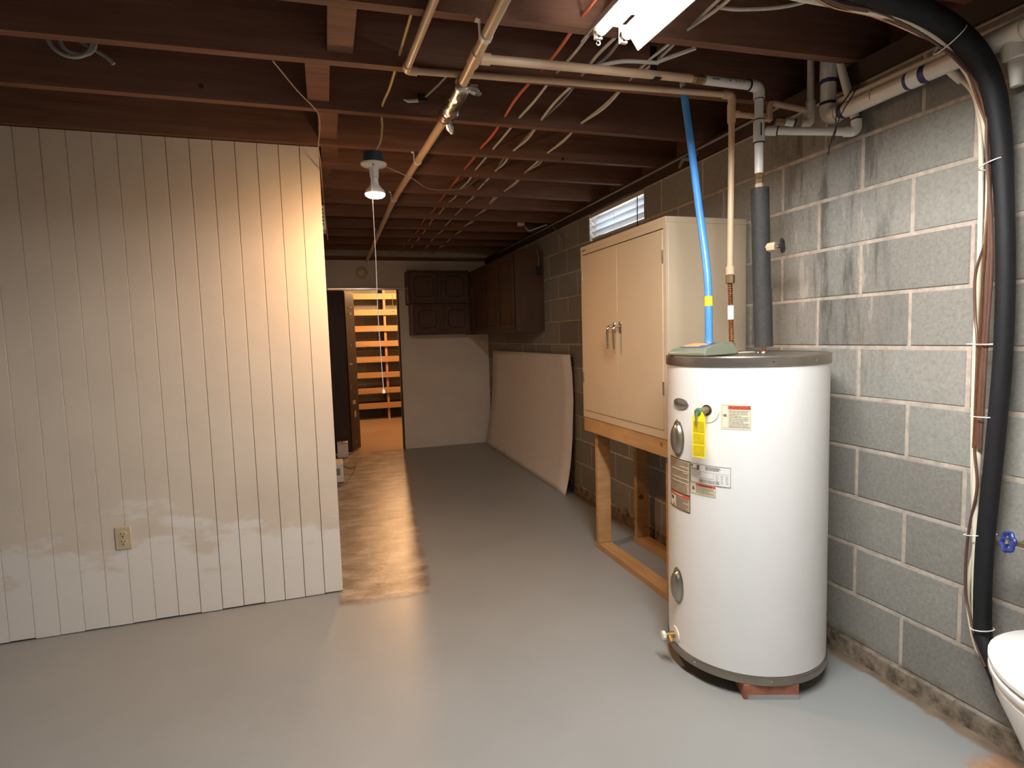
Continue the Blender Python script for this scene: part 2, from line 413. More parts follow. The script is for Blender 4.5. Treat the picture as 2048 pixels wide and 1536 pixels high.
def lay(parent, y0, y1, z0, z1):
    if y1 - y0 < 0.02 or z1 - z0 < 0.02: return
    ln, ht = round(y1 - y0 - JW, 4), round(z1 - z0 - JW, 4)
    if (ln, ht) not in BM: BM[(ln, ht)] = block_mesh(ln, ht)
    o = bpy.data.objects.new('block', BM[(ln, ht)]); C.objects.link(o); o.parent = parent
    o.location = (WX + random.uniform(-0.0012, 0.0012), (y0 + y1) / 2, (z0 + z1) / 2)
BL = 0.4115
for row in range(12):
    z0 = Z0 + row * CH; z1 = z0 + CH
    if row == 0: z0 = -0.02
    if z1 > 2.33: continue
    a = 1.553 if row % 2 == 1 else 1.347
    if row == 11: a = 3.375 - 0.2057
    k0 = math.floor((0.3 - a) / BL); k1 = math.ceil((YB - a) / BL)
    for k in range(k0, k1):
        y0 = a + k * BL; y1 = min(y0 + BL, YB)
        if row == 11 and y1 > 3.376 and y0 < 4.19:        # window opening
            if y0 < 3.375: lay(wr, y0, 3.375, z0, z1)
            if y1 > 4.19: lay(wr, 4.19, y1, z0, z1)
            continue
        lay(wr, y0, y1, z0, z1)

# ---- left partition: grooved painted boards
wl = MB().box(-3.3, 0.012, 3.247, 3.33, 0.012, ZB - 0.002).build('wall_left', 'groove_fill')
tag(wl, 'cream painted partition of vertical grooved boards', 'wall', kind='structure')
gx = 0.0165; step = 0.1016; first = True
while gx > -3.25:
    x1 = gx; x0 = gx - step if not first else gx - 0.095
    g = 0.0010 if gx > -0.75 else 0.0004
    zb = 0.003 + random.uniform(0, 0.006)
    b = MB().box(x0 + g, x1 - (g if not first else 0), 3.232, 3.247, zb, ZB - 0.004)
    b.build('board', 'painted_panel', wl, bevel=0.0015, seg=1)
    gx = x0; first = False
MB().box(0.0, 0.0165, 3.2475, 3.335, 0.002, ZB - 0.003).build('end_cap', 'painted_panel', wl)
wh = MB().box(-0.10, 0.0, 3.33, YB, 0.0, ZB - 0.002).build('wall_hall', 'back_panel'); tag(wh, 'pale side wall of the passage behind the partition', 'wall', kind='structure')
# ---- end wall with doorway
wb = MB().box(0.885, WX + 0.003, YB, YB + 0.09, 0, 2.368).box(-0.1, 0.885, YB, YB + 0.09, 2.0, 2.368).box(-0.1, 0.05, YB, YB + 0.09, 0, 2.0).box(-0.1, WX + 0.30, YB + 0.02, YB + 0.09, 2.368, ZB + 0.235)
wb = wb.build('wall_back', 'back_panel'); tag(wb, 'pale panelled end wall with a doorway', 'wall', kind='structure')
MB().box(0.868, 0.885, YB - 0.008, YB + 0.098, 0, 2.0).build('trim_1', 'door_wood')
tag(bpy.data.objects['trim_1'], 'thin dark jamb along the right side of the doorway', 'trim', kind='structure')
MB().box(-0.1, WX - 0.012, YB - 0.03, YB + 0.01, 2.352, 2.394).build('trim_2', 'joist_wood')
tag(bpy.data.objects['trim_2'], 'dark timber strip along the top of the end wall', 'trim', kind='structure')
# ---- storage room beyond
ws = MB().box(-0.9, WX + 0.30, 10.85, 11.0, 0, ZB + 0.24).build('wall_storage', 'mortar'); tag(ws, 'concrete block wall at the back of the storage room', 'wall', kind='structure')
for row in range(12):
    off = 0.0 if row % 2 else 0.2032
    for k in range(5):
        x0 = 0.05 + off + k * 0.4064
        if x0 + 0.40 > 1.95: continue
        ln, ht = 0.394, 0.1907
        if ('s', 0) not in BM: BM[('s', 0)] = block_mesh(ln, ht)
        o = bpy.data.objects.new('block', BM[('s', 0)]); C.objects.link(o); o.parent = ws
        o.rotation_euler = (0, 0, R(90)); o.location = (x0 + 0.2032, 10.846, -0.02 + row * CH + CH / 2)
w2 = MB().box(-0.9, -0.8, YB, 10.95, 0, ZB + 0.24).build('wall_store_side', 'outer_wall'); tag(w2, 'side wall of the storage room', 'wall', kind='structure')
w3 = MB().box(-3.4, -0.1, YB, YB + 0.09, 0, ZB + 0.24).build('wall_store_front', 'outer_wall'); tag(w3, 'front wall of the storage room beside the passage', 'wall', kind='structure')
# ---- walls behind and beside the viewer
w4 = MB().box(-3.4, -3.3, -1.8, YB, 0, ZB + 0.24).build('wall_far_left', 'outer_wall'); tag(w4, 'plain far left wall of the basement', 'wall', kind='structure')
w5 = MB().box(-3.4, WX + 0.3, -1.9, -1.8, 0, ZB + 0.24).build('wall_front', 'outer_wall'); tag(w5, 'plain wall behind the viewer', 'wall', kind='structure')

# ---- window with blind
wn = thing('window_1', 'small high window over the steel cabinet with open white slats', 'window', (WX, 3.7825, 2.21), kind='structure')
fr = MB()
for a in ((0.10, 0.14, -0.4075, -0.375, -0.105, 0.108), (0.10, 0.14, 0.375, 0.4075, -0.105, 0.108), (0.10, 0.14, -0.375, 0.375, -0.105, -0.075), (0.10, 0.14, -0.375, 0.375, 0.085, 0.108)): fr.box(*a)
fr.build('window_frame', 'plastic_white', wn)
MB().box(0.118, 0.122, -0.375, 0.375, -0.075, 0.085).build('pane', 'window_glass', wn)
bl = thing('window_blind', 'white horizontal slat blind hanging in the small high window', 'blind', (WX, 3.7825, 2.21))
MB().box(0.004, 0.03, -0.4, 0.4, 0.072, 0.104).build('head_rail', 'rail_cream', bl, bevel=0.003)
for k in range(4):
    z = 0.040 - k * 0.046
    MB().box(-0.024, 0.024, -0.395, 0.395, -0.0006, 0.0006, Mx((0.030, 0, z), (0, R(38), 0))).build('slat', 'blind_white', bl)
for y in (-0.30, 0.0, 0.30): MB().cyl((0.004, y, 0.066), (0.004, y, -0.135), 0.0012, n=6).build('ladder_cord', 'blind_white', bl)
MB().cyl((0.0, -0.33, 0.07), (-0.002, -0.332, -0.13), 0.0035, n=8).build('tilt_wand', 'handle_black', bl)

# ================================================================ LAMPS
# ---- fluorescent shop light hung under the joists
t = thing('shop_light', 'bright twin-tube fluorescent shop light hung on chains under the joists', 'light', (0.865, 0.99, 2.245), R(1.5))
b = MB().box(-0.030, 0.030, -0.61, 0.61, 0.040, 0.072)
b.build('ballast_cover', 'housing_white', t, bevel=0.004)
for sx in (-1, 1):
    b = MB(); q = [(0.030, 0.045), (0.048, 0.045), (0.094, -0.016), (0.097, -0.016), (0.051, 0.049), (0.030, 0.049)]
    # each wing has punched slots that leave some light to the joists
    for k in range(8):
        y0 = -0.61 + k * 0.1525; 
        for (ya, yb, pts) in ((y0, y0 + 0.085, q), (y0 + 0.085, y0 + 0.1525, q[1:5])):
            pts = [(sx * x, z) for x, z in pts]; n = len(pts)
            b.add([(x, y, z) for y in (ya, yb) for x, z in pts], [tuple(range(n)), tuple(range(2 * n - 1, n - 1, -1))] + [(i, (i + 1) % n, n + (i + 1) % n, n + i) for i in range(n)])
    b.build('reflector_wing', 'housing_white', t)
for s in (-1, 1):
    tb = MB().cyl((s * 0.042, -0.585, 0.014), (s * 0.042, 0.585, 0.014), 0.0165, n=12).build('tube', 'tube_glow', t)
    for e in (-1, 1):
        MB().cyl((s * 0.042, e * 0.586, 0.014), (s * 0.042, e * 0.60, 0.014), 0.0168, n=12).build('tube_cap', 'chrome', tb)
        MB().box(s * 0.042 - 0.011, s * 0.042 + 0.011, min(e * 0.600, e * 0.612), max(e * 0.600, e * 0.612), -0.004, 0.046).build('lamp_holder', 'plastic_white', t)
for e in (-1, 1):
    b = MB(); z = 0.058
    for k in range(9):
        ax = (1, 0, 0) if k % 2 else (0, 1, 0)
        c = Vector((-0.02, e * 0.40, z + k * 0.0135)); u = Vector((0, 1, 0)) if k % 2 else Vector((1, 0, 0))
        b.tube([c + u * 0.0045 * math.cos(a) + Vector((0, 0, 0.0095)) * math.sin(a) for a in [2 * math.pi * q / 10 for q in range(10)]], 0.0014, 5, closed=True)
    b.build('chain', 'chrome', t)
b = MB().torus((-0.03, 0.628, -0.002), (0, 1, 0.2), 0.006, 0.0018, 12, 6); b.build('hook', 'chrome', t)

# ---- hanging flood bulb on a round box with pull string
lp = thing('hanging_bulb', 'lit flood bulb in a white socket under a dark blue round box', 'lamp', (0.260, 2.86, 2.262))
MB().lathe([(0.046, -0.045), (0.05, -0.043), (0.047, 0.0), (0.043, 0.004), (0.006, 0.006)], n=24).build('ceiling_box', 'box_teal', lp)
lh = MB().lathe([(0.0, -0.068), (0.020, -0.068), (0.024, -0.066), (0.056, -0.058), (0.061, -0.052), (0.061, -0.047), (0.03, -0.045)], n=28).build('lamp_holder', 'porcelain', lp)
MB().lathe([(0.018, -0.112), (0.021, -0.110), (0.0225, -0.070), (0.024, -0.062)], n=20).build('socket', 'porcelain', lh)
MB().cyl((-0.006, -0.044, -0.060), (-0.006, -0.046, -0.066), 0.005, n=10).build('screw', 'brass', lh)
bb = MB().lathe([(0.0175, -0.113), (0.0185, -0.135), (0.021, -0.146), (0.030, -0.158), (0.044, -0.172), (0.0475, -0.182), (0.0470, -0.188)], n=28).build('bulb', 'porcelain', lp)
MB().lathe([(0.0468, -0.1885), (0.0455, -0.194), (0.036, -0.2015), (0.018, -0.206), (0.002, -0.207)], n=28).build('lens', 'bulb_glow', bb)
b = MB().tube(spline([(-0.018, -0.052, -0.06), (-0.019, -0.055, -0.12), (-0.018, -0.056, -0.22), (-0.016, -0.05, -0.5), (-0.018, -0.045, -0.75), (-0.013, -0.04, -0.95), (-0.008, -0.038, -1.12)], 4), 0.0017, 6)
sg = b.build('pull_string', 'plastic_white', lp)
MB().lathe([(0.002, 0.0), (0.006, -0.004), (0.008, -0.018), (0.003, -0.020)], Mx((-0.008, -0.038, -1.118)), n=12).build('string_end', 'plastic_white', sg)
MB().tube(spline(local(lp, (0.325, 1.72, 2.435), (0.322, 2.0, 2.44), (0.318, 2.22, 2.44), (0.310, 2.5, 2.428), (0.298, 2.70, 2.432), (0.300, 2.79, 2.41), (0.304, 2.83, 2.375), (0.294, 2.855, 2.315), (0.263, 2.86, 2.268)), 5), 0.0052, 8).build('supply_cable', 'yellow_cable', lp)

# ---- bare bulb in the storage room with pull chain
sl = thing('storage_bulb', 'bare bulb on a porcelain holder lighting the storage room', 'lamp', (1.055, 9.10, ZB))
MB().box(-0.05, 0.05, -0.05, 0.05, -0.05, 0.0).build('ceiling_box', 'box_teal', sl)
MB().lathe([(0.02, -0.10), (0.024, -0.08), (0.058, -0.062), (0.06, -0.05)], n=20).build('lamp_holder', 'porcelain', sl)
MB().lathe([(0.014, -0.10), (0.016, -0.12), (0.03, -0.155), (0.031, -0.175), (0.022, -0.198), (0.004, -0.206)], n=20).build('bulb', 'store_glow', sl)
pc = MB().tube(spline([(-0.03, -0.03, -0.09), (-0.045, -0.045, -0.12), (-0.047, -0.047, -0.4), (-0.043, -0.047, -0.55)], 3), 0.0035, 6).build('pull_chain', 'brass', sl)
MB().lathe([(0.003, 0.0), (0.010, -0.012), (0.006, -0.03)], Mx((-0.043, -0.047, -0.55)), n=10).build('chain_end', 'plastic_white', pc)

# ================================================================ WATER HEATER
HX, HY, HR = 1.62, 1.94, 0.3065
wh_ = thing('water_heater', 'white cylindrical electric water heater standing on bricks', 'water heater', (HX, HY, 0.058))
zo = 0.058
def hz(z): return z - zo
MB().lathe([(HR - 0.004, hz(0.088)), (HR, hz(0.092)), (HR, hz(1.246)), (HR - 0.004, hz(1.25))], n=72).build('tank', 'tank_white', wh_)
MB().lathe([(HR - 0.03, 0.0), (HR + 0.004, 0.0), (HR + 0.0055, 0.003), (HR + 0.0055, hz(0.086)), (HR + 0.004, hz(0.089)), (HR - 0.01, hz(0.0895))], n=72).build('bottom_ring', 'cap_metal', wh_)
MB().lathe([(HR - 0.01, hz(1.246)), (HR + 0.0035, hz(1.246)), (HR + 0.005, hz(1.249)), (HR + 0.005, hz(1.279)), (HR + 0.001, hz(1.284)), (HR - 0.006, hz(1.2835)), (HR - 0.010, hz(1.280)), (0.02, hz(1.2805))], n=72).build('top_cap', 'cap_metal', wh_)
for i, a in enumerate((-165, -112, -80)):
    for z in (1.262, 0.076):
        d = Vector((math.cos(R(a)), math.sin(R(a)), 0)); p = d * (HR + 0.004); p.z = hz(z)
        MB().lathe([(0.005, 0), (0.0045, 0.002), (0.001, 0.003)], axis_M(p, d), n=10).build('rim_screw', 'chrome', wh_)
def cylmap(a0, zc, rad):
    """label coordinates (s right, t up, out) -> heater-local point"""
    def f(s, t, o=0.0):
        a = R(a0) + s / HR; r = HR + rad + o
        return (r * math.cos(a), r * math.sin(a), hz(zc) + t)
    return f
def patch(mb, f, s0, s1, t0, t1, n=None):
    n = n or max(1, int(abs(s1 - s0) / 0.008))
    return mb.grid(lambda u, v: f(s0 + (s1 - s0) * u, t0 + (t1 - t0) * v), n, 1)
def frame(mb, f, s0, s1, t0, t1, w):
    patch(mb, f, s0, s1, t1 - w, t1); patch(mb, f, s0, s1, t0, t0 + w); patch(mb, f, s0, s0 + w, t0, t1); patch(mb, f, s1 - w, s1, t0, t1); return mb
def letters(mb, f, txt, size, s, t, shear=0.0, sx=1.0):
    vs, fs = text_mesh(txt, size, shear); mb.add([f(s + v[0] * sx, t + v[1]) for v in vs], fs); return mb
def lines(mb, f, s0, s1, t0, t1, n, h, seed):
    rr = random.Random(seed)
    for k in range(n):
        t = t1 - (t1 - t0) * (k + 0.5) / n; s = s0
        e = s0 + (s1 - s0) * (rr.uniform(0.55, 1.0) if k % 4 == 3 else rr.uniform(0.9, 1.0))
        while s < e - 0.002:
            w = min(rr.uniform(0.004, 0.014), e - s); patch(mb, f, s, s + w, t - h / 2, t + h / 2); s += w + 0.0014
    return mb
# brand badge
f0 = cylmap(180.3, 1.0965, 0.0022); b = MB(); NN = 36
b.add([f0(0, 0, 0.0004)] + [f0(0.0475 * math.cos(2 * math.pi * k / NN), 0.021 * math.sin(2 * math.pi * k / NN)) for k in range(NN)] + [cylmap(180.3, 1.0965, -0.002)(0.050 * math.cos(2 * math.pi * k / NN), 0.0235 * math.sin(2 * math.pi * k / NN)) for k in range(NN)],
      [(0, 1 + k, 1 + (k + 1) % NN) for k in range(NN)] + [(1 + k, 1 + NN + k, 1 + NN + (k + 1) % NN, 1 + (k + 1) % NN) for k in range(NN)])
bd = b.build('brand_badge', 'badge_grey', wh_)
f1 = cylmap(180.3, 1.0965, 0.0032); b = MB(); letters(b, f1, 'Whirlpool', 0.0195, 0.0, -0.002, 0.35)
rg = MB().tube([f1(-0.027 + 0.012 * math.cos(2 * math.pi * k / 16), 0.006 + 0.005 * math.sin(2 * math.pi * k / 16)) for k in range(16)], 0.0007, 4, closed=True); b.add(rg.v, rg.f)
b.build('lettering', 'ink', bd)
MB().tube([f0(0.0475 * math.cos(2 * math.pi * k / NN), 0.021 * math.sin(2 * math.pi * k / NN)) for k in range(NN)], 0.0012, 5, closed=True).build('badge_rim', 'ink_soft', bd)
# upper warning label
fa = cylmap(-135.4, 1.065, 0.0008); fb = cylmap(-135.4, 1.065, 0.0014)
wlb = patch(MB(), fa, -0.0535, 0.0535, -0.047, 0.047).build('warning_label', 'label_cream', wh_)
b = frame(MB(), fb, -0.048, 0.049, -0.042, 0.041, 0.0008); patch(b, fb, -0.0265, -0.0257, -0.042, 0.041)
lines(b, fb, -0.023, 0.046, -0.040, 0.0235, 11, 0.0021, 5)
fc = cylmap(-135.4, 1.065, 0.0020)
for k in range(7): # spark symbol
    a = k * 2 * math.pi / 7 + 0.3; c = (-0.037, 0.004)
    b.add([fb(c[0] + 0.0035 * math.cos(a - 0.5), c[1] + 0.0035 * math.sin(a - 0.5)), fb(c[0] + 0.0035 * math.cos(a + 0.5), c[1] + 0.0035 * math.sin(a + 0.5)), fb(c[0] + (0.009 + 0.002 * (k % 2)) * math.cos(a), c[1] + 0.008 * math.sin(a)), fb(*c)], [(0, 2, 1), (0, 1, 3)])
tag(b.build('print', 'ink_soft', wlb), kind='stuff')
patch(MB(), fb, -0.0255, 0.048, 0.0265, 0.040).build('red_band', 'label_red', wlb)
letters(MB(), fc, 'WARNING', 0.0135, 0.013, 0.0333, 0, 1.15).build('lettering', 'ink', wlb)
# tall instruction label
fa = cylmap(177.3, 0.7725, 0.0008); fb = cylmap(177.3, 0.7725, 0.0014); fc = cylmap(177.3, 0.7725, 0.0020)
il = patch(MB(), fa, -0.072, 0.072, -0.103, 0.103).build('instruction_label', 'label_tan', wh_)
b = frame(MB(), fb, -0.072, 0.072, -0.103, 0.103, 0.0032); patch(b, fb, -0.072, 0.072, -0.036, -0.032); b.build('border', 'ink', il)
b = MB(); lines(b, fb, -0.066, 0.066, -0.030, 0.096, 22, 0.0026, 9); lines(b, fb, -0.015, 0.066, -0.098, -0.052, 9, 0.0024, 12); tag(b.build('print', 'ink_soft', il), kind='stuff')
b = MB()
for t0 in (0.058, 0.026, 0.010): patch(b, fc, -0.05, 0.068, t0, t0 + 0.0035)
patch(b, fc, -0.062, -0.02, -0.096, -0.052); tag(b.build('pale_print', 'label_cream', il), kind='stuff')
patch(MB(), fc, -0.068, 0.068, -0.048, -0.037).build('red_band', 'label_red', il)
fd = cylmap(177.3, 0.7725, 0.0026); tag(lines(MB(), fd, -0.03, 0.035, -0.0455, -0.0395, 1, 0.004, 30).build('heading', 'label_cream', il), kind='stuff')
b = MB(); b.add([fd(-0.058, -0.058), fd(-0.044, -0.056), (fd(-0.032, -0.066)), fd(-0.048, -0.072), fd(-0.040, -0.078), fd(-0.026, -0.094), fd(-0.036, -0.094)], [(0, 1, 2, 3), (4, 5, 6)]); b.build('pictogram', 'ink', il)
# rating label
fa = cylmap(-153.6, 0.837, 0.0008); fb = cylmap(-153.6, 0.837, 0.0014)
rl = patch(MB(), fa, -0.081, 0.081, -0.0375, 0.0375).build('rating_label', 'label_white', wh_)
frame(MB(), fb, -0.081, 0.081, -0.0375, 0.0375, 0.0016).build('border', 'ink_soft', rl)
b = MB(); lines(b, fb, -0.077, -0.045, 0.012, 0.020, 3, 0.0013, 3); lines(b, fb, -0.015, 0.045, 0.018, 0.033, 5, 0.0014, 4); lines(b, fb, -0.077, -0.03, -0.012, 0.008, 4, 0.0014, 6)
patch(b, fb, -0.077, 0.075, 0.0095, 0.0102); patch(b, fb, -0.077, 0.018, -0.0145, -0.0135); patch(b, fb, 0.018, 0.0186, -0.016, 0.0095)
for c in (0.026, 0.045, 0.063): lines(b, fb, c, c + 0.010, -0.028, 0.006, 6, 0.0014, int(c * 1000))
rr = random.Random(8); s = -0.042
while s < 0.04:
    w = rr.uniform(0.0008, 0.0022); patch(b, fb, s, s + w, -0.032, -0.0195, 1); s += w + rr.uniform(0.0008, 0.002)
patch(b, fb, -0.078, -0.070, 0.024, 0.033); patch(b, fb, -0.052, -0.040, 0.014, 0.033); tag(b.build('print', 'ink_soft', rl), kind='stuff')
# lower small warning label
fa = cylmap(-158.6, 0.7765, 0.0008); fb = cylmap(-158.6, 0.7765, 0.0014); fc = cylmap(-158.6, 0.7765, 0.0020)
sl_ = patch(MB(), fa, -0.054, 0.054, -0.0225, 0.0225).build('caution_label', 'label_cream', wh_)
patch(MB(), fb, -0.030, 0.052, 0.0115, 0.0205).build('red_band', 'label_red', sl_)
letters(MB(), fc, 'WARNING', 0.009, 0.010, 0.016, 0, 1.3).build('lettering', 'ink', sl_)
b = lines(MB(), fb, -0.029, 0.050, -0.016, 0.009, 6, 0.0016, 21); b.add([fb(-0.046, -0.007), fb(-0.036, -0.007), fb(-0.0345, 0.0), fb(-0.041, 0.012), fb(-0.047, 0.0)], [(0, 1, 2, 3, 4)]); frame(b, fb, -0.052, 0.052, -0.0195, 0.021, 0.0006)
tag(b.build('print', 'ink_soft', sl_), kind='stuff')
# access covers
for zc, a0 in ((0.955, 176.6), (0.345, 175.0)):
    f = cylmap(a0, zc, 0.0); b = MB(); NU, NV = 24, 40
    def cov(u, v):
        a = 2 * math.pi * v; r = u
        # oval plate with a raised oval boss
        rim = 0.003
        boss = 0.021 * max(0.0, 1 - (r / 0.80) ** 3.2) ** 0.55 if r < 0.80 else 0.0
        return f(0.043 * r * math.cos(a), 0.077 * r * math.sin(a) - (0.006 if boss else 0) * 0, rim + boss if r < 0.99 else 0.0005)
    b.grid(lambda u, v: cov(u, v), NU, NV)
    ac = b.build('access_cover', 'cover_metal', wh_)
    MB().lathe([(0.005, 0), (0.0045, 0.002), (0.001, 0.003)], axis_M(f(0, 0.069, 0.0032), Vector(f(0, 0, 1)) - Vector(f(0, 0, 0))), n=10).build('screw', 'chrome', ac)
# relief valve with tag
f = cylmap(-155.0, 1.084, 0.0); nrm = (Vector(f(0, 0, 1)) - Vector(f(0, 0, 0))).normalized()
es = MB().lathe([(0.048, -0.004), (0.047, 0.002), (0.016, 0.003), (0.0155, -0.002)], axis_M(f(0, 0), nrm), n=36).build('valve_plate', 'plastic_white', wh_)
p0 = Vector(f(0, 0, 0.0)); MB().lathe([(0.0205, 0.0032), (0.0205, 0.0038), (0.002, 0.0039)], axis_M(p0, nrm), n=24).build('valve_hole', 'ink', es)
b = MB().cyl(p0, p0 + nrm * 0.055, 0.0135, n=14); b.cyl(p0 + nrm * 0.03 - Vector((0, 0, 0.002)), p0 + nrm * 0.032 - Vector((0, 0, 0.034)), 0.009, n=12)
rv = b.build('relief_valve', 'old_brass', wh_)
q = p0 + nrm * 0.062
plain('valve_green', (0.05, 0.16, 0.075), 0.5)
MB().lathe([(0.002, -0.012), (0.012, -0.010), (0.0155, 0.0), (0.012, 0.010), (0.002, 0.012)], axis_M(q, nrm), n=16).build('valve_bonnet', 'valve_green', rv)
MB().tube([q + nrm * 0.012, q + nrm * 0.016 - Vector((0, 0, 0.012)), q + nrm * 0.017 - Vector((0, 0, 0.038))], [0.005, 0.0045, 0.0035], 8).build('lever', 'badge_grey', rv)
tg_u = Vector((-nrm.y, nrm.x, 0)).normalized()
if tg_u.x < 0: tg_u = -tg_u
tc = q + nrm * 0.006 - Vector((0, 0, 0.0))
def tp(s, t, o=0.0): return tuple(tc + tg_u * (s + 0.004) + Vector((0, 0, t)) + nrm * o)
b = MB(); pts = [(-0.026, -0.168), (0.026, -0.168), (0.026, -0.018), (0.014, 0.002), (-0.010, 0.002), (-0.026, -0.018)]
b.add([tp(s, t, 0) for s, t in pts] + [tp(s, t, -0.0006) for s, t in pts], [tuple(range(6)), tuple(range(11, 5, -1))] + [(i, (i + 1) % 6, 6 + (i + 1) % 6, 6 + i) for i in range(6)])
tgp = b.build('tag', 'tag_yellow', rv)

b = MB(); rr = random.Random(4)
for t0, t1 in ((-0.074, -0.034), (-0.118, -0.080), (-0.162, -0.123)):
    b.add([tp(-0.022, t0, 0.0006), tp(0.022, t0, 0.0006), tp(0.022, t1, 0.0006), tp(-0.022, t1, 0.0006)], [(0, 1, 2, 3)])
b.build('tag_print', 'tag_print', rv)
# drain valve
f = cylmap(171.0, 0.128, 0.0); nd = (Vector(f(0, 0, 1)) - Vector(f(0, 0, 0))).normalized(); p0 = Vector(f(0, 0))
dv = MB().cyl(p0, p0 + nd * 0.045, 0.0125, n=12); dv.cyl(p0 + nd * 0.028, p0 + nd * 0.040 + Vector((0.006, -0.034, -0.016)), 0.0105, n=12)
dv = dv.build('drain_valve', 'brass', wh_)
MB().lathe([(0.034, -0.004), (0.033, 0.003), (0.012, 0.005)], axis_M(p0, nd), n=24).build('valve_plate', 'plastic_white', dv)
MB().lathe([(0.018, 0), (0.020, 0.004), (0.018, 0.014), (0.004, 0.016)], axis_M(p0 + nd * 0.046, nd), n=8).build('knob', 'plastic_white', dv)
MB().lathe([(0.035, 0.0), (0.034, 0.003), (0.012, 0.004)], Mx((0.146, 0.06, hz(1.281))), n=24).build('pipe_flange', 'chrome', wh_)
b = MB().box(0.05, 0.16, 0.10, 0.16, hz(1.2812), hz(1.2835)); b.build('top_label', 'label_cream', wh_)

# bricks that carry the heater
def brick(loc, rz, label):
    o = MB().box(-0.1015, 0.1015, -0.046, 0.046, 0, 0.057).build('brick', 'brick_red', bevel=0.003)
    o.location = loc; o.rotation_euler = (0, 0, rz)
    tag(o, label, 'brick', 'bricks under the water heater')
    MB().box(-0.085, 0.102, -0.0468, -0.0461, 0.0005, 0.018).build('paint_smear', 'brick_paint', o)
    return o
ct = Vector((1.512, 1.66, 0)); ang = math.atan2(1.624 - 1.695, 1.608 - 1.4166)
brick((ct.x + 0.046 * math.sin(-ang), ct.y + 0.046 * math.cos(ang), 0), ang, 'red brick jutting out under the front of the water heater')
brick((1.80, 1.80, 0), R(35), 'red brick half hidden under the right side of the water heater')
brick((1.43, 2.02, 0), R(100), 'red brick in the shadow under the left side of the water heater')

# ---- blue handled floor sweeper standing on the heater
sw = thing('floor_sweeper', 'grey-green sweeper head with a tall blue handle standing on the heater', 'sweeper', (1.355, 1.835, 1.284), R(17))
L_, W_ = 0.215, 0.185
hp = [(0.0, 0.0), (0.0, 0.016), (0.02, 0.028), (0.075, 0.040), (0.14, 0.046), (L_, 0.048), (L_, 0.0)]
b = MB(); n = len(hp)
def ins(z): return 0.028 * max(0, z - 0.012) / 0.036
vs = [(u + (ins(z) * 0.3 if u == 0 else 0), ins(z), z) for u, z in hp] + [(u, W_ - ins(z), z) for u, z in hp]
b.add(vs, [tuple(range(n)), tuple(range(2 * n - 1, n - 1, -1))] + [(i, (i + 1) % n, n + (i + 1) % n, n + i) for i in range(n)])
b.build('head', 'sweeper_green', sw, bevel=0.006, seg=3)
def topz(u): return float(np.interp(u, [q[0] for q in hp[1:6]], [q[1] for q in hp[1:6]])) + 0.0012
def quad(mb, u0, u1, v0, v1, dz=0.0):
    return mb.grid(lambda a, c: (u0 + (u1 - u0) * a, v0 + (v1 - v0) * c, topz(u0 + (u1 - u0) * a) + dz), 6, 1)
lb = quad(MB(), 0.03, 0.125, 0.040, 0.145).build('front_label', 'sweeper_label', sw)
quad(MB(), 0.045, 0.125, 0.066, 0.145, 0.0008).build('orange_band', 'sweeper_orange', lb)
for du in (0.0, 0.012): quad(MB(), 0.066 + du, 0.071 + du, 0.044, 0.062, 0.001).build('white_mark', 'label_white', lb)
MB().cyl((0.135, 0.085, 0.044), (0.137, 0.088, 0.064), 0.0165, 0.0145, n=16).build('handle_socket', 'pole_blue', sw)
iM = Matrix.Rotation(-R(17), 4, 'Z')
def swl(p): return tuple(iM @ (Vector(p) - Vector((1.355, 1.835, 1.284))))
b0 = (1.355 + 0.135 * math.cos(R(17)) - 0.085 * math.sin(R(17)), 1.835 + 0.135 * math.sin(R(17)) + 0.085 * math.cos(R(17)), 1.33)
hpth = spline([b0, (1.474, 1.985, 1.60), (1.487, 2.06, 1.90), (1.490, 2.115, 2.16), (1.489, 2.165, 2.40)], 5)
MB().tube([swl(p) for p in hpth], 0.0150, 14).build('handle', 'pole_blue', sw)
MB().cyl(swl((1.489, 2.165, 2.40)), swl((1.488, 2.172, 2.43)), 0.013, 0.010, n=12).build('handle_tip', 'plastic_white', sw)
k = 3; MB().cyl(swl(hpth[3]), swl(hpth[3] + (hpth[4] - hpth[3]) * 0.62), 0.0156, n=14).build('yellow_band', 'tag_yellow', sw)

# ================================================================ STEEL CABINET ON TIMBER STAND
cb = thing('steel_cabinet', 'tall tan steel storage cabinet with two doors on a timber stand', 'cabinet', (1.55, 2.40, 0.857))
CD, CW, CHh = 0.462, 0.95, 1.065
b = MB().box(0.012, CD, 0, CW, 0, CHh)
b.build('body', 'cabinet_side', cb, bevel=0.003)
b = MB().box(0, 0.0125, 0, CW, CHh - 0.05, CHh).box(0, 0.0125, 0, CW, 0, 0.042).box(0, 0.0125, 0, 0.022, 0.042, CHh - 0.05).box(0, 0.0125, CW - 0.022, CW, 0.042, CHh - 0.05)
b.build('face_frame', 'cabinet_tan', cb)
MB().box(-0.002, CD + 0.001, -0.003, CW + 0.003, CHh - 0.028, CHh + 0.002).build('top_cap', 'cabinet_tan', cb, bevel=0.004)
MB().box(0.0105, 0.0128, 0.020, CW - 0.020, 0.040, CHh - 0.048).build('door_gap', 'dark_gap', cb)
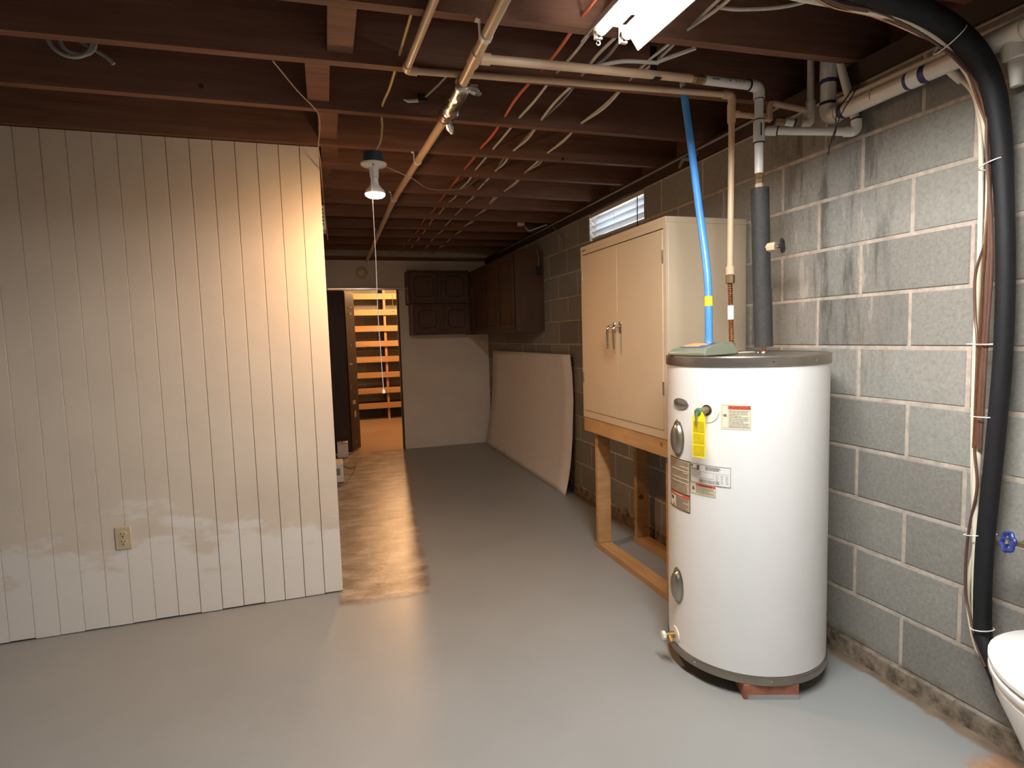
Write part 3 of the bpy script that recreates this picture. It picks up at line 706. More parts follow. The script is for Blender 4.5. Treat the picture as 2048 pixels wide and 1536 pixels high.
for i, (y0, y1) in enumerate(((0.024, CW / 2 - 0.002), (CW / 2 + 0.002, CW - 0.024))):
    d = MB().box(-0.004, 0.010, y0, y1, 0.044, CHh - 0.056).build('door', 'cabinet_tan', cb, bevel=0.002)
    hy = CW / 2 + (-0.035 if i == 0 else 0.035)
    zc = 0.555
    MB().box(-0.010, -0.004, hy - 0.012, hy + 0.012, zc - 0.03, zc + 0.03).build('handle_plate', 'chrome', d, bevel=0.003)
    MB().tube(spline([(-0.006, hy, zc + 0.006), (-0.030, hy, zc + 0.008), (-0.046, hy, zc - 0.002), (-0.050, hy, zc - 0.03), (-0.047, hy, zc - 0.09), (-0.046, hy, zc - 0.118)], 4), [0.008] * 12 + [0.0075] * 4 + [0.0065] * 4 + [0.0072], 10).build('handle', 'chrome', d)
    ye = 0.022 if i == 0 else CW - 0.022
    for z in (0.85, 0.22): MB().cyl((-0.004, ye, z), (-0.004, ye, z + 0.062), 0.0045, n=10).build('hinge', 'chrome', d)
MB().box(-0.0046, -0.0038, CW - 0.075, CW - 0.03, CHh - 0.03, CHh - 0.022).build('name_plate', 'ink_soft', cb)

st = thing('timber_stand', 'open stand of pine studs carrying the steel cabinet', 'stand', (1.55, 2.40, 0.0))
MB().box(0.004, 0.042, -0.01, CW + 0.005, 0.765, 0.855).build('front_rail', 'pine_long', st, bevel=0.003)
MB().box(CD - 0.045, CD - 0.007, -0.01, CW + 0.005, 0.765, 0.855).build('back_rail', 'pine_long', st, bevel=0.003)
for y in (0.0, CW - 0.045): MB().box(0.0425, CD - 0.0455, y, y + 0.038, 0.766, 0.854).build('cross_rail', 'pine', st, bevel=0.003)
for x in (0.050, CD - 0.135):
    for y in (0.055, CW - 0.088): MB().box(x, x + 0.089, y, y + 0.038, 0.0385, 0.8545).build('leg', 'pine', st, bevel=0.003)
    MB().box(x, x + 0.089, 0.0, CW - 0.03, 0.0, 0.038).build('floor_rail', 'pine_long', st, bevel=0.003)

# ================================================================ LEANING SHEET, WALL CABINETS, END WALL THINGS
def shx(y, z):
    k = (y - 4.5) / 2.65
    near = np.interp(z, [0, 0.12, 0.25, 0.478, 0.823, 1.05, 1.21], [1.895, 1.925, 1.948, 1.972, 1.989, 1.983, 1.966])
    far = np.interp(z, [0, 0.12, 0.25, 0.5, 0.7, 1.0, 1.22], [1.915, 1.940, 1.960, 1.988, 2.000, 2.002, 2.000])
    return float(near * (1 - k) + far * k)
b = MB().grid(lambda u, v: (shx(4.5 + 2.65 * u, 1.21 * v) - 0.0, 4.5 + (2.68 - 0.20 * v) * u + 0.0 * v, 0.001 + 1.21 * v), 12, 24)
shh = b.build('hardboard_sheet', 'white_sheet'); sm = shh.modifiers.new('solid', 'SOLIDIFY'); sm.thickness = 0.004
tag(shh, 'large bowed white hardboard sheet leaning against the block wall', 'panel')

def arched_door(parent, w, h, M, hinge_side=None):
    d = MB().box(-w / 2, w / 2, 0, 0.018, -h / 2, h / 2, M).build('door', 'cabinet_wood', parent, bevel=0.003)
    iw, ih, r = w / 2 - 0.05, h / 2 - 0.05, 0.045
    pts = []
    for cx, cz, a0 in ((iw - r, ih - r, 0), (-iw + r, ih - r, 90), (-iw + r, -ih + r, 180), (iw - r, -ih + r, 270)):
        for k in range(6): a = R(a0 + k * 18); pts.append((cx + r * math.cos(a), cz + r * math.sin(a)))
    MB().tube([M @ Vector((x, -0.001, z)) for x, z in pts], 0.0055, 6, closed=True).build('moulding', 'door_wood', d)
    if hinge_side is not None:
        for z in (-h / 2 + 0.06, h / 2 - 0.06):
            MB().box(hinge_side * (w / 2 + 0.004) - 0.007, hinge_side * (w / 2 + 0.004) + 0.007, -0.004, 0.004, z - 0.022, z + 0.022, M).build('hinge', 'ink', d)
    return d
def wall_cab(label, x0, x1, y0, y1, z0, z1, ndoors, faceY=True):
    t = thing('wall_cabinet', label, 'cabinet', (x0, y0, z0), group='old kitchen wall cabinets')
    if faceY:
        MB().box(0, x1 - x0, 0.02, y1 - y0, 0, z1 - z0).build('body', 'cabinet_wood', t, bevel=0.002)
        w = (x1 - x0) / ndoors
        for k in range(ndoors): arched_door(t, w - 0.05, z1 - z0 - 0.06, Mx((w * (k + 0.5), 0.0, (z1 - z0) / 2)), -1 if k % 2 == 0 else 1)
    else:
        MB().box(0.02, x1 - x0, 0, y1 - y0, 0, z1 - z0).build('body', 'cabinet_wood', t, bevel=0.002)
        w = (y1 - y0) / ndoors
        for k in range(ndoors): arched_door(t, w - 0.05, z1 - z0 - 0.06, Mx((0.0, w * (k + 0.5), (z1 - z0) / 2), (0, 0, R(-90))), -1 if k % 2 else 1)
    return t
wall_cab('dark brown wall cabinet, upper of the two stacked on the end wall', 0.965, 1.715, 6.955, YB, 1.808, 2.205, 2)
wall_cab('brown wall cabinet with round-cornered doors under the upper one', 1.00, 1.715, 6.935, YB, 1.430, 1.803, 2)
cR = wall_cab('long dark brown wall cabinet fixed on the block wall in the corner', 1.705, WX - 0.002, 5.20, YB - 0.005, 1.418, 2.182, 4, False)
# cable and plug hanging on the end of the long cabinet
t = thing('hanging_plug', 'short grey cord with a black plug hanging on the long wall cabinet', 'cord', (1.945, 5.19, 2.0))
MB().tube(spline([(0.0, -0.002, 0.19), (0.012, -0.008, 0.13), (0.014, -0.008, 0.07), (0.012, -0.006, 0.03)], 4), 0.004, 8).build('cord', 'grey_cable', t)
MB().box(-0.008, 0.034, -0.028, 0.0, -0.045, 0.035).build('plug', 'black_box', t, bevel=0.005)

t = thing('wall_vent', 'small round pale cover on the end wall above the doorway', 'cover', (0.455, YB - 0.001, 2.20))
MB().lathe([(0.074, 0.0), (0.072, 0.014), (0.05, 0.022), (0.045, 0.018), (0.002, 0.02)], Mx((0, 0, 0), (R(90), 0, 0)), n=28).build('rim', 'ivory', t)
MB().lathe([(0.035, 0.02), (0.033, 0.028), (0.002, 0.03)], Mx((0, 0, 0), (R(90), 0, 0)), n=24).build('centre', 'back_panel', t)

# ---- folding door pushed to the left of the doorway
dr = thing('folding_door', 'dark brown folding door pushed open at the left of the doorway', 'door', (0.0, YB - 0.03, 0.0))
def leaf(p0, p1, z0, z1, th=0.028):
    a = Vector((p0[0], p0[1], 0)); c = Vector((p1[0], p1[1], 0)); d = (c - a); l = d.length; an = math.atan2(d.y, d.x)
    M = Mx((a.x, a.y, 0), (0, 0, an))
    o = MB().box(0, l, -th / 2, th / 2, z0, z1, M).build('leaf', 'door_wood', dr, bevel=0.002)
    return o, M, l
lf1, _, _ = leaf((0.01, 0.01), (0.225, 0.03), 0.02, 1.99)
lf2, M2, l2 = leaf((0.228, 0.05), (0.345, 0.33), 0.02, 1.985)
for z, w, h in ((1.72, 0.012, 0.03), (1.80, 0.015, 0.02), (1.33, 0.014, 0.03), (1.10, 0.02, 0.02), (0.82, 0.022, 0.06), (0.62, 0.012, 0.05), (0.47, 0.012, 0.08), (0.12, 0.03, 0.03)):
    MB().box(l2 * random.uniform(0.15, 0.75), l2 * random.uniform(0.15, 0.75) + w, -0.0158, -0.0142, z - h / 2, z + h / 2, M2).build('scuff', 'ivory', lf2)
tr = MB().box(0.05, 1.02, -0.012, 0.016, 1.998, 2.016).build('track', 'chrome', dr)
t = thing('floor_box', 'white box on the floor in front of the dark folding door', 'box', (0.06, 7.06, 0.0))
MB().box(0.0, 0.125, 0.0, 0.12, 0.0, 0.185).build('case', 'white_sheet', t, bevel=0.006)
MB().box(0.01, 0.115, -0.002, 0.001, 0.165, 0.171).build('seam', 'ink_soft', t)
t = thing('wall_register', 'white vented heater box low on the passage wall', 'heater', (0.0, 5.80, 0.0))
MB().box(0.0, 0.098, 0.0, 0.28, 0.004, 0.185).build('case', 'plastic_white', t, bevel=0.008, seg=3)
MB().box(0.025, 0.065, -0.0015, 0.001, 0.075, 0.145).build('grille', 'grey_cable', t)
MB().box(0.02, 0.085, -0.0015, 0.001, 0.02, 0.05).build('lower_panel', 'pvc_bright', t)
MB().tube(spline([(0.10, 0.02, 0.16), (0.16, 0.15, 0.10), (0.22, 0.5, 0.04), (0.25, 0.9, 0.012)], 5), 0.004, 6).build('power_cord', 'ink', t)
t = thing('door_chime', 'white slotted box high on the passage wall beside the wire', 'chime box', (0.0, 4.25, 2.155))
MB().box(0.0, 0.042, 0, 0.17, 0.0, 0.165).build('cover', 'plastic_white', t, bevel=0.006)
MB().box(0.006, 0.03, -0.0012, 0.001, 0.03, 0.145).build('slot', 'ink', t)
for k in range(4): MB().box(0.004, 0.032, -0.0022, 0.0006, 0.045 + k * 0.025, 0.052 + k * 0.025).build('fin', 'plastic_white', t)

# ---- wall outlet on the partition
t = thing('wall_outlet', 'ivory double power outlet on the cream partition', 'outlet', (-1.003, 3.2318, 0.445))
MB().box(-0.0345, 0.0345, -0.006, 0.0, -0.0565, 0.0565).build('cover_plate', 'ivory', t, bevel=0.003)
for z in (0.0195, -0.0195):
    s_ = MB().lathe([(0.017, 0.0), (0.0165, 0.0025), (0.002, 0.003)], Mx((0, -0.0058, z), (R(90), 0, 0)), n=24).build('socket', 'ivory', t)
    for bx in ((-0.0085, -0.005, 0.001, 0.009), (0.005, 0.0085, 0.001, 0.008), (-0.003, 0.003, -0.0115, -0.005)):
        MB().box(bx[0], bx[1], -0.0094, -0.0086, z + bx[2], z + bx[3]).build('slot', 'ink', s_)
MB().lathe([(0.003, 0), (0.002, 0.0015)], Mx((0, -0.006, 0), (R(90), 0, 0)), n=10).build('screw', 'old_brass', t)

# ---- storage rack behind the doorway
rk = thing('storage_rack', 'tall pine shelf rack with eight levels seen through the doorway', 'shelf rack', (0.30, 10.22, 0.0))
def sz(v): return 1.38 + (v - 1.38) * 1.0
zs = [2.14, 1.865, 1.588, 1.326, 1.056, 0.785, 0.512, 0.247]
for z in zs:
    MB().box(0.0, 1.35, 0.0, 0.035, z - 0.052, z + 0.047).build('shelf_edge', 'shelf_pine', rk, bevel=0.002)
    MB().box(0.0, 1.35, 0.036, 0.42, z + 0.02, z + 0.04).build('shelf', 'shelf_board', rk)
for x in (0.66, 1.30, -0.02): MB().box(x, x + 0.06, 0.45, 0.49, 0.0, 2.35).build('post', 'shelf_board', rk)
for x in (0.655, 1.30): MB().box(x + 0.02, x + 0.06, 0.05, 0.09, 0.0, 2.30).build('front_post', 'shelf_pine', rk)
MB().box(-0.02, 1.35, 0.40, 0.43, 0.0, 0.20).build('gap_shade_board', 'ink', rk)  # black board painting the dark gap beneath the lowest shelf

# ================================================================ PIPES
PZ = 2.365
def pipe(parent, name, mat, pts, r, n=16):
    return MB().tube(pts, r, n).build(name, mat, parent)
def ring(parent, name, mat, p, d, r, l, n=18):
    p = Vector(p); d = Vector(d).normalized()
    return MB().cyl(p - d * l / 2, p + d * l / 2, r, n=n).build(name, mat, parent)
def elbow(parent, name, mat, a, c, b, r, mouth=0.022):
    """rounded corner fitting from direction a -> corner c -> b"""
    a, c, b = Vector(a), Vector(c), Vector(b); da = (a - c).normalized(); db = (b - c).normalized(); rad = r * 1.15
    pts = [c + da * (rad + mouth), c + da * rad]
    o = c + da * rad + db * rad
    for k in range(1, 6):
        t = k / 6 * math.pi / 2; pts.append(o - db * rad * math.cos(t) - da * rad * math.sin(t))
    pts += [c + db * rad, c + db * (rad + mouth)]
    return MB().tube(pts, r, 16).build(name, mat, parent)

# ---- main beige supply line with the foil wrap, its tee and the white riser into the heater
m = thing('supply_pipe', 'beige plastic water pipe under the joists turning white and down to the heater', 'pipe', (0.55, 1.0, PZ))
def ml(*p): return local(m, *p)
PM = 2.346
A = [(0.535, 0.2, PM), (0.540, 1.655, PM), (0.545, 2.01, PM), (0.551, 2.60, PM), (0.525, 3.28, PM), (0.497, 4.12, PM), (0.505, 5.3, PM), (0.525, YB, PM)]
pipe(m, 'main_run', 'cpvc', ml(*A), 0.0185)
ring(m, 'tee', 'cpvc', ml((0.545, 2.010, PM))[0], (0.006, 0.36, 0), 0.0225, 0.085)
ring(m, 'tee_branch', 'cpvc', ml((0.580, 2.009, PM))[0], (1, -0.01, 0.02), 0.0205, 0.035)
B0, B1 = (0.565, 2.010, PM), (1.415, 2.003, PZ)
pipe(m, 'branch_run', 'cpvc', ml(B0, B1), 0.0155)
for x, r, l, mt in ((1.425, 0.0165, 0.02, 'brass'), (1.447, 0.019, 0.03, 'old_brass'), (1.468, 0.0165, 0.016, 'brass')):
    ring(m, 'coupling', mt, ml((x, 2.003, PZ))[0], (1, 0, 0), r, l, 8)
E0 = (1.735, 2.0, PZ)
wp = pipe(m, 'white_run', 'pvc_bright', ml((1.475, 2.003, PZ), (1.70, 2.0, PZ)), 0.0175)
b = MB(); rr = random.Random(6); xx = 1.50
while xx < 1.66:
    w = rr.uniform(0.003, 0.008)
    if xx < 1.535 or rr.random() < 0.25: b.box(xx, xx + w, 1.9835, 1.9842, PZ - 0.002, PZ + 0.005)
    xx += w + 0.002
o = b.build('pipe_print', 'ink_soft', wp); o.location = -Vector(m.location); tag(o, kind='stuff')
elbow(m, 'elbow', 'pvc_bright', ml((1.4, 2.0, PZ))[0], ml(E0)[0], ml((1.736, 2.0, 2.0))[0], 0.0225)
ring(m, 'glue_ring', 'ring_black', ml((1.684, 2.0, PZ))[0], (1, 0, 0), 0.0228, 0.006)
pipe(m, 'white_drop', 'pvc_bright', ml((1.735, 2.0, 2.34), (1.737, 2.0, 2.02)), 0.0175)
for z in (2.316, 2.232, 2.142): ring(m, 'glue_ring', 'ring_black', ml((1.736, 2.0, z))[0], (0, 0, 1), 0.0192 if z > 2.3 else 0.0226, 0.004)
ring(m, 'drop_tee', 'pvc_bright', ml((1.736, 2.0, 2.187))[0], (0, 0, 1), 0.0222, 0.09)
MB().box(-0.003, 0.003, -0.0005, 0.0005, -0.025, 0.025, Mx(ml((1.728, 1.9775, 2.19))[0])).build('marker_line', 'ink', m)
for z, r, l, mt in ((2.022, 0.0175, 0.02, 'brass'), (2.005, 0.0195, 0.012, 'brass'), (1.988, 0.017, 0.02, 'old_brass'), (1.968, 0.0165, 0.02, 'cpvc')):
    ring(m, 'union', mt, ml((1.738, 2.0, z))[0], (0, 0, 1), r, l, 8)
pipe(m, 'upper_insulation', 'foam_black', ml((1.742, 2.0, 1.96), (1.755, 2.0, 1.545)), 0.036, 20)
pipe(m, 'lower_insulation', 'foam_black', ml((1.757, 2.0, 1.545), (1.766, 2.0, 1.305)), 0.0375, 20)
pipe(m, 'insulation_flap', 'hose_black', ml((1.795, 2.03, 1.965), (1.800, 2.035, 1.80), (1.808, 2.035, 1.60), (1.818, 2.035, 1.45), (1.815, 2.03, 1.31)), [0.016, 0.018, 0.017, 0.019, 0.014], 10)
pipe(m, 'nipple', 'copper', ml((1.766, 2.0, 1.306), (1.766, 2.0, 1.281)), 0.011)
# shut-off valve in the insulation
vb = MB().cyl(ml((1.752, 1.985, 1.715))[0], ml((1.775, 1.945, 1.715))[0], 0.020, n=8).build('shutoff_body', 'cpvc', m)
wv = MB(); c0 = Vector(ml((1.800, 1.935, 1.718))[0]); ax = Vector((0.55, -0.80, 0.05)).normalized(); u = ax.orthogonal().normalized(); w_ = ax.cross(u)
wv.torus(c0, ax, 0.026, 0.0055, 24, 8)
for k in range(4): wv.cyl(c0, c0 + (u * math.cos(k * math.pi / 2) + w_ * math.sin(k * math.pi / 2)) * 0.026, 0.004, n=6)
wv.cyl(c0 - ax * 0.03, c0 + ax * 0.006, 0.007, n=10); wv.build('valve_wheel', 'handle_black', vb)
MB().cyl(ml((1.765, 1.965, 1.715))[0], tuple(c0 - ax * 0.02), 0.010, n=10).build('valve_stem', 'old_brass', vb)
# foil wrapped stretch
fo = [(0.548, 2.205, PM - 0.002), (0.549, 2.235, PM - 0.006), (0.5495, 2.32, PM - 0.008), (0.550, 2.40, PM - 0.006), (0.5505, 2.45, PM - 0.008), (0.551, 2.49, PM - 0.006), (0.551, 2.55, PM - 0.002), (0.551, 2.59, PM)]
fb_ = MB().tube([Vector(p) for p in spline(ml(*fo), 5)], [float(np.interp(k / 35, [0, .1, .3, .5, .62, .7, .85, 1], [0.022, 0.031, 0.030, 0.029, 0.039, 0.033, 0.036, 0.021])) for k in range(36)], 22)
rr = random.Random(3); fb_.v = [tuple(c + rr.uniform(-0.0022, 0.0022) for c in v) for v in fb_.v]
fb_.build('foil_wrap', 'foil', m)
MB().tube(ml((0.560, 2.56, PM - 0.015), (0.575, 2.58, PM - 0.04), (0.585, 2.59, PM - 0.06)), [0.016, 0.018, 0.006], 8).build('foil_tail', 'foil', m)
MB().tube(ml((0.572, 2.24, PM - 0.005), (0.600, 2.235, PM - 0.01), (0.625, 2.26, PM - 0.012)), [0.014, 0.022, 0.012], 8).build('foil_tail', 'foil', m)
def clip(parent, p, r):
    p = Vector(p); b = MB()
    pts = [p + Vector((r + 0.016, 0, 0.045)), p + Vector((r + 0.003, 0, 0.043))]
    for k in range(9): a = math.pi * k / 8; pts.append(p + Vector(((r + 0.002) * math.cos(a), 0, -(r + 0.002) * math.sin(a))))
    pts += [p + Vector((-r - 0.003, 0, 0.043)), p + Vector((-r - 0.016, 0, 0.045))]
    for i in range(len(pts) - 1):
        q0, q1 = pts[i], pts[i + 1]; d = (q1 - q0).normalized(); nn = Vector((-d.z, 0, d.x)) * 0.0016
        vs = [q + s * nn + Vector((0, y, 0)) for q in (q0, q1) for s in (-1, 1) for y in (-0.011, 0.011)]
        b.add(vs, [(0, 1, 3, 2), (4, 6, 7, 5), (0, 4, 5, 1), (2, 3, 7, 6), (0, 2, 6, 4), (1, 5, 7, 3)])
    b.build('clip', 'plastic_white', parent)
for p in ((0.5425, 1.86, PM), (0.528, 3.21, PM), (0.498, 4.09, PM), (0.506, 5.42, PM)): clip(m, ml(p)[0], 0.0185)
# strap hanger
b = MB().box(1.244, 1.272, 2.02, 2.0225, PZ - 0.02, ZB + 0.08).box(1.244, 1.272, 1.985, 2.0225, PZ - 0.0215, PZ - 0.019)
o = b.build('strap', 'hose_black', m); o.location = -Vector(m.location)
# branch of the drop to the right and up
h = [(1.755, 2.0, 2.187), (1.93, 1.83, 2.150)]
B2 = [(1.757, 1.995, 2.187), (1.855, 1.72, 2.092)]
br = pipe(m, 'side_branch', 'pvc_bright', ml((1.755, 1.985, 2.187), (1.975, 1.770, 2.128)), 0.0155)
ring(m, 'side_mouth', 'pvc_bright', ml((1.772, 1.970, 2.183))[0], (0.22, -0.215, -0.059), 0.019, 0.04)
ring(m, 'glue_ring', 'ring_black', ml((1.788, 1.954, 2.178))[0], (0.22, -0.215, -0.059), 0.0193, 0.005)
elbow(m, 'elbow', 'pvc_bright', ml((1.755, 1.985, 2.187))[0], ml((1.986, 1.760, 2.125))[0], ml((1.976, 1.777, 2.4))[0], 0.0195)
pipe(m, 'side_riser', 'pvc_bright', ml((1.986, 1.760, 2.15), (1.962, 1.825, 2.42), (1.962, 1.83, 2.62)), 0.0155)
ring(m, 'glue_ring', 'ring_black', ml((1.984, 1.764, 2.172))[0], (0, 0.2, 1), 0.0198, 0.004)

# ---- second beige line: along, across and down to the other heater tapping
s2 = thing('hot_water_pipe', 'thin beige pipe crossing under the joists and dropping to the copper connector', 'pipe', (0.34, 1.0, PZ))
def sl2(*p): return local(s2, *p)
PQ = 2.379
Q = [(0.361, 0.2, PQ), (0.359, 1.767, PQ), (0.339, 2.215, PQ)]
pipe(s2, 'long_run', 'cpvc', sl2(*Q), 0.0135)
elbow(s2, 'elbow', 'cpvc', sl2(Q[1])[0], sl2((0.337, 2.234, PQ))[0], sl2((1.0, 2.21, PQ))[0], 0.0165)
pipe(s2, 'cross_run', 'cpvc', sl2((0.36, 2.233, PQ), (0.90, 2.186, PQ), (1.66, 2.10, PZ)), 0.0125)
elbow(s2, 'elbow', 'cpvc', sl2((1.2, 2.12, PZ))[0], sl2((1.683, 2.099, PZ))[0], sl2((1.682, 2.099, 2.0))[0], 0.017)
pipe(s2, 'drop', 'cpvc', sl2((1.682, 2.099, 2.33), (1.675, 2.1, 1.65)), 0.0128)
ring(s2, 'tee', 'cpvc', sl2((1.680, 2.099, 2.29))[0], (0, 0, 1), 0.0172, 0.075)
ring(s2, 'adapter', 'cpvc', sl2((1.675, 2.1, 1.635))[0], (0, 0, 1), 0.0185, 0.036)
ring(s2, 'nut', 'old_brass', sl2((1.675, 2.1, 1.598))[0], (0, 0, 1), 0.0195, 0.034, 8)
b = MB(); z = 1.582; pts = []; rs = []
k = 0
while z > 1.32:
    pts.append((1.675 + 0.008 * (1.582 - z) / 0.26, 2.1, z)); rs.append(0.0118 if k % 2 else 0.0085); z -= 0.0045; k += 1
fx = MB().tube(sl2(*pts), rs, 14).build('flex_connector', 'copper', s2)
ring(fx, 'paper_label', 'label_white', sl2((1.679, 2.1, 1.455))[0], (0, 0, 1), 0.0135, 0.06)
ring(s2, 'nut', 'old_brass', sl2((1.683, 2.1, 1.302))[0], (0, 0, 1), 0.0165, 0.042, 6)
# right hand branch of the tee and the loop back up
pipe(s2, 'branch', 'cpvc', sl2((1.69, 2.097, 2.288), (1.76, 2.055, 2.270), (1.815, 2.02, 2.248)), 0.0115)
ring(s2, 'branch_union', 'cpvc', sl2((1.70, 2.09, 2.286))[0], (0.11, -0.066, -0.025), 0.0155, 0.02)
pipe(s2, 'loop', 'cpvc', sl2((1.808, 2.022, 2.245), (1.807, 2.022, 2.300), (1.813, 2.022, 2.313), (1.826, 2.018, 2.314), (1.940, 1.955, 2.272)), 0.0125)
ring(s2, 'brass_union', 'old_brass', sl2((1.845, 2.003, 2.240))[0], (0.05, -0.027, -0.012), 0.019, 0.035, 8)
ring(s2, 'white_stub', 'pvc_bright', sl2((1.878, 1.986, 2.232))[0], (0.05, -0.027, -0.012), 0.0165, 0.035)
ring(s2, 'glue_ring', 'ring_black', sl2((1.896, 1.977, 2.228))[0], (0.05, -0.027, -0.012), 0.0175, 0.008)
elbow(s2, 'white_elbow', 'pvc', sl2((1.88, 1.985, 2.232))[0], sl2((1.950, 1.950, 2.216))[0], sl2((1.950, 1.950, 2.5))[0], 0.0185, 0.012)
pipe(s2, 'white_riser', 'pvc', sl2((1.950, 1.950, 2.24), (1.950, 1.950, 2.62)), 0.0135)
ring(s2, 'riser_tee', 'pvc', sl2((1.950, 1.950, 2.282))[0], (0, 0, 1), 0.0195, 0.05)

# ---- white drain line along the wall
d = thing('drain_pipe', 'thick white drain pipe with blue primer bands along the top of the wall', 'pipe', (1.95, 1.85, 2.21))
def dl(*p): return local(d, *p)
pipe(d, 'drop', 'pvc', dl((1.948, 1.860, 2.62), (1.948, 1.860, 2.245)), 0.0285, 20)
ring(d, 'collar', 'pvc', dl((1.948, 1.860, 2.40))[0], (0, 0, 1), 0.0315, 0.09, 20)
ring(d, 'primer_band', 'primer_blue', dl((1.948, 1.860, 2.350))[0], (0, 0, 1), 0.0292, 0.022, 20)
ring(d, 'glue_ring', 'ring_black', dl((1.948, 1.860, 2.262))[0], (0, 0, 1), 0.0305, 0.012, 20)
elbow(d, 'elbow', 'pvc', dl((1.948, 1.860, 2.5))[0], dl((1.948, 1.860, 2.208))[0], dl((1.948, 1.0, 2.212))[0], 0.0315, 0.012)
pipe(d, 'long_run', 'pvc', dl((1.948, 1.81, 2.209), (1.948, 0.0, 2.222)), 0.0285, 20)
for y, mt, l, r in ((1.787, 'primer_blue', 0.022, 0.029), (1.652, 'ring_black', 0.003, 0.0287), (1.520, 'primer_blue', 0.02, 0.029), (1.496, 'pvc_bright', 0.04, 0.031), (1.466, 'primer_blue', 0.022, 0.029)):
    ring(d, 'band' if mt != 'ring_black' else 'glue_ring', mt, dl((1.948, y, 2.2095 + (1.81 - y) * 0.007))[0], (0, 1, 0), r, l, 20)
ring(d, 'tee', 'pvc', dl((1.948, 1.23, 2.213))[0], (0, 1, 0), 0.0325, 0.10, 20)
pipe(d, 'tee_drop', 'pvc', dl((1.955, 1.215, 2.21), (1.965, 1.213, 2.150), (1.97, 1.213, 2.146), (1.975, 1.211, 2.07)), [0.031, 0.031, 0.022, 0.016], 16)
MB().tube(dl((1.964, 1.905, 2.262), (1.974, 1.62, 2.262), (1.974, 1.30, 2.258), (1.974, 0.2, 2.27)), 0.0115, 12).build('thin_pipe', 'pvc', d)
for a in (((1.925, 1.80, 2.165), (1.905, 1.775, 2.20), (1.925, 1.745, 2.25), (1.95, 1.735, 2.30)), ((1.91, 1.795, 2.10), (1.90, 1.76, 2.17), (1.915, 1.72, 2.235), (1.945, 1.70, 2.30)), ((1.93, 1.84, 2.06), (1.912, 1.81, 2.095), (1.908, 1.78, 2.15))):
    MB().tube(spline(dl(*a), 5), 0.0022, 6).build('tie_wire', 'ring_black', d)

# ---- insulated refrigerant line with the tubes strapped to it
hs = thing('insulated_hose', 'thick black insulated hose curving down the wall strapped with pale tubes', 'hose', (1.95, 1.25, 0.3))
def hl(*p): return local(hs, *p)
H = [(1.10, 1.22, 2.36), (1.40, 1.33, 2.355), (1.60, 1.348, 2.345), (1.755, 1.327, 2.305), (1.865, 1.292, 2.225), (1.935, 1.262, 2.105), (1.958, 1.238, 1.92), (1.962, 1.216, 1.595), (1.962, 1.211, 1.294), (1.962, 1.224, 0.983), (1.962, 1.241, 0.657), (1.960, 1.237, 0.411), (1.950, 1.215, 0.34), (1.945, 1.195, 0.30)]
hq = spline(hl(*H), 6)
MB().tube(hq, [0.0245 + 0.0105 * min(1.0, max(0.0, (p.z + 0.3 - 1.75) / 0.45)) for p in hq], 18).build('hose', 'hose_black', hs)
MB().tube(spline(hl((1.957, 1.236, 0.38), (1.948, 1.205, 0.32), (1.945, 1.175, 0.26), (1.95, 1.15, 0.2)), 4), [0.0255] * 6 + [0.022] * 6 + [0.018], 14).build('hose_tail', 'hose_black', hs)
K = [(1.12, 1.40, 2.375), (1.31, 1.425, 2.352), (1.51, 1.405, 2.335), (1.70, 1.365, 2.300), (1.83, 1.325, 2.225), (1.92, 1.296, 2.11), (1.968, 1.277, 1.92), (1.970, 1.270, 1.755), (1.970, 1.272, 1.512), (1.970, 1.273, 1.293), (1.970, 1.273, 1.05), (1.970, 1.279, 0.875), (1.970, 1.272, 0.712), (1.970, 1.268, 0.512), (1.970, 1.262, 0.41), (1.968, 1.254, 0.345), (1.960, 1.235, 0.318), (1.950, 1.20, 0.312)]
kq = spline(hl(*K), 5)
MB().tube(kq, [0.0112 + (0.003 if p.z < 0.1 else 0.0) for p in kq], 12).build('pale_tube', 'cream_tube', hs)
K2 = [(1.970, 1.392, 2.185), (1.985, 1.345, 2.114), (1.993, 1.328, 2.047), (1.997, 1.318, 1.922), (1.996, 1.310, 1.61), (1.994, 1.312, 1.292), (1.992, 1.306, 0.966), (1.990, 1.297, 0.802), (1.990, 1.288, 0.653), (1.992, 1.300, 0.564), (1.994, 1.307, 0.476), (1.992, 1.295, 0.394), (1.988, 1.276, 0.326)]
MB().tube(spline(hl(*K2), 5), 0.0072, 10).build('thin_pale_tube', 'cream_tube', hs)
MB().cyl(hl((1.960, 1.405, 2.205))[0], hl((1.978, 1.372, 2.150))[0], 0.014, 0.0105, n=12).build('tube_fitting', 'pvc', hs)
for off, mt, r in ((0.0, 'brown_wire', 0.0055), (0.012, 'copper', 0.0045), (-0.008, 'brown_wire', 0.0045)):
    P_ = [(1.2, 1.30 + off, 2.34), (1.45, 1.385 + off, 2.325), (1.62, 1.382 + off, 2.315), (1.76, 1.352 + off * 0.5, 2.262), (1.868, 1.305, 2.175 + off), (1.925, 1.272 + off, 2.05), (1.938 + off, 1.258, 1.90), (1.945, 1.250 + off, 1.60), (1.955, 1.262 + off, 1.29), (1.955, 1.268 + off, 0.98)]
    MB().tube(spline(hl(*P_), 5), r, 8).build('wire', mt, hs)
P_ = [(1.945, 1.262, 1.62), (1.965, 1.300, 1.53), (1.968, 1.298, 1.40), (1.955, 1.280, 1.30), (1.958, 1.280, 1.0), (1.950, 1.262, 0.86), (1.965, 1.290, 0.72), (1.978, 1.306, 0.60), (1.978, 1.302, 0.48), (1.955, 1.270, 0.42), (1.935, 1.24, 0.36), (1.92, 1.20, 0.30)]
MB().tube(spline(hl(*P_), 6), 0.0042, 8).build('loose_wire', 'brown_wire', hs)
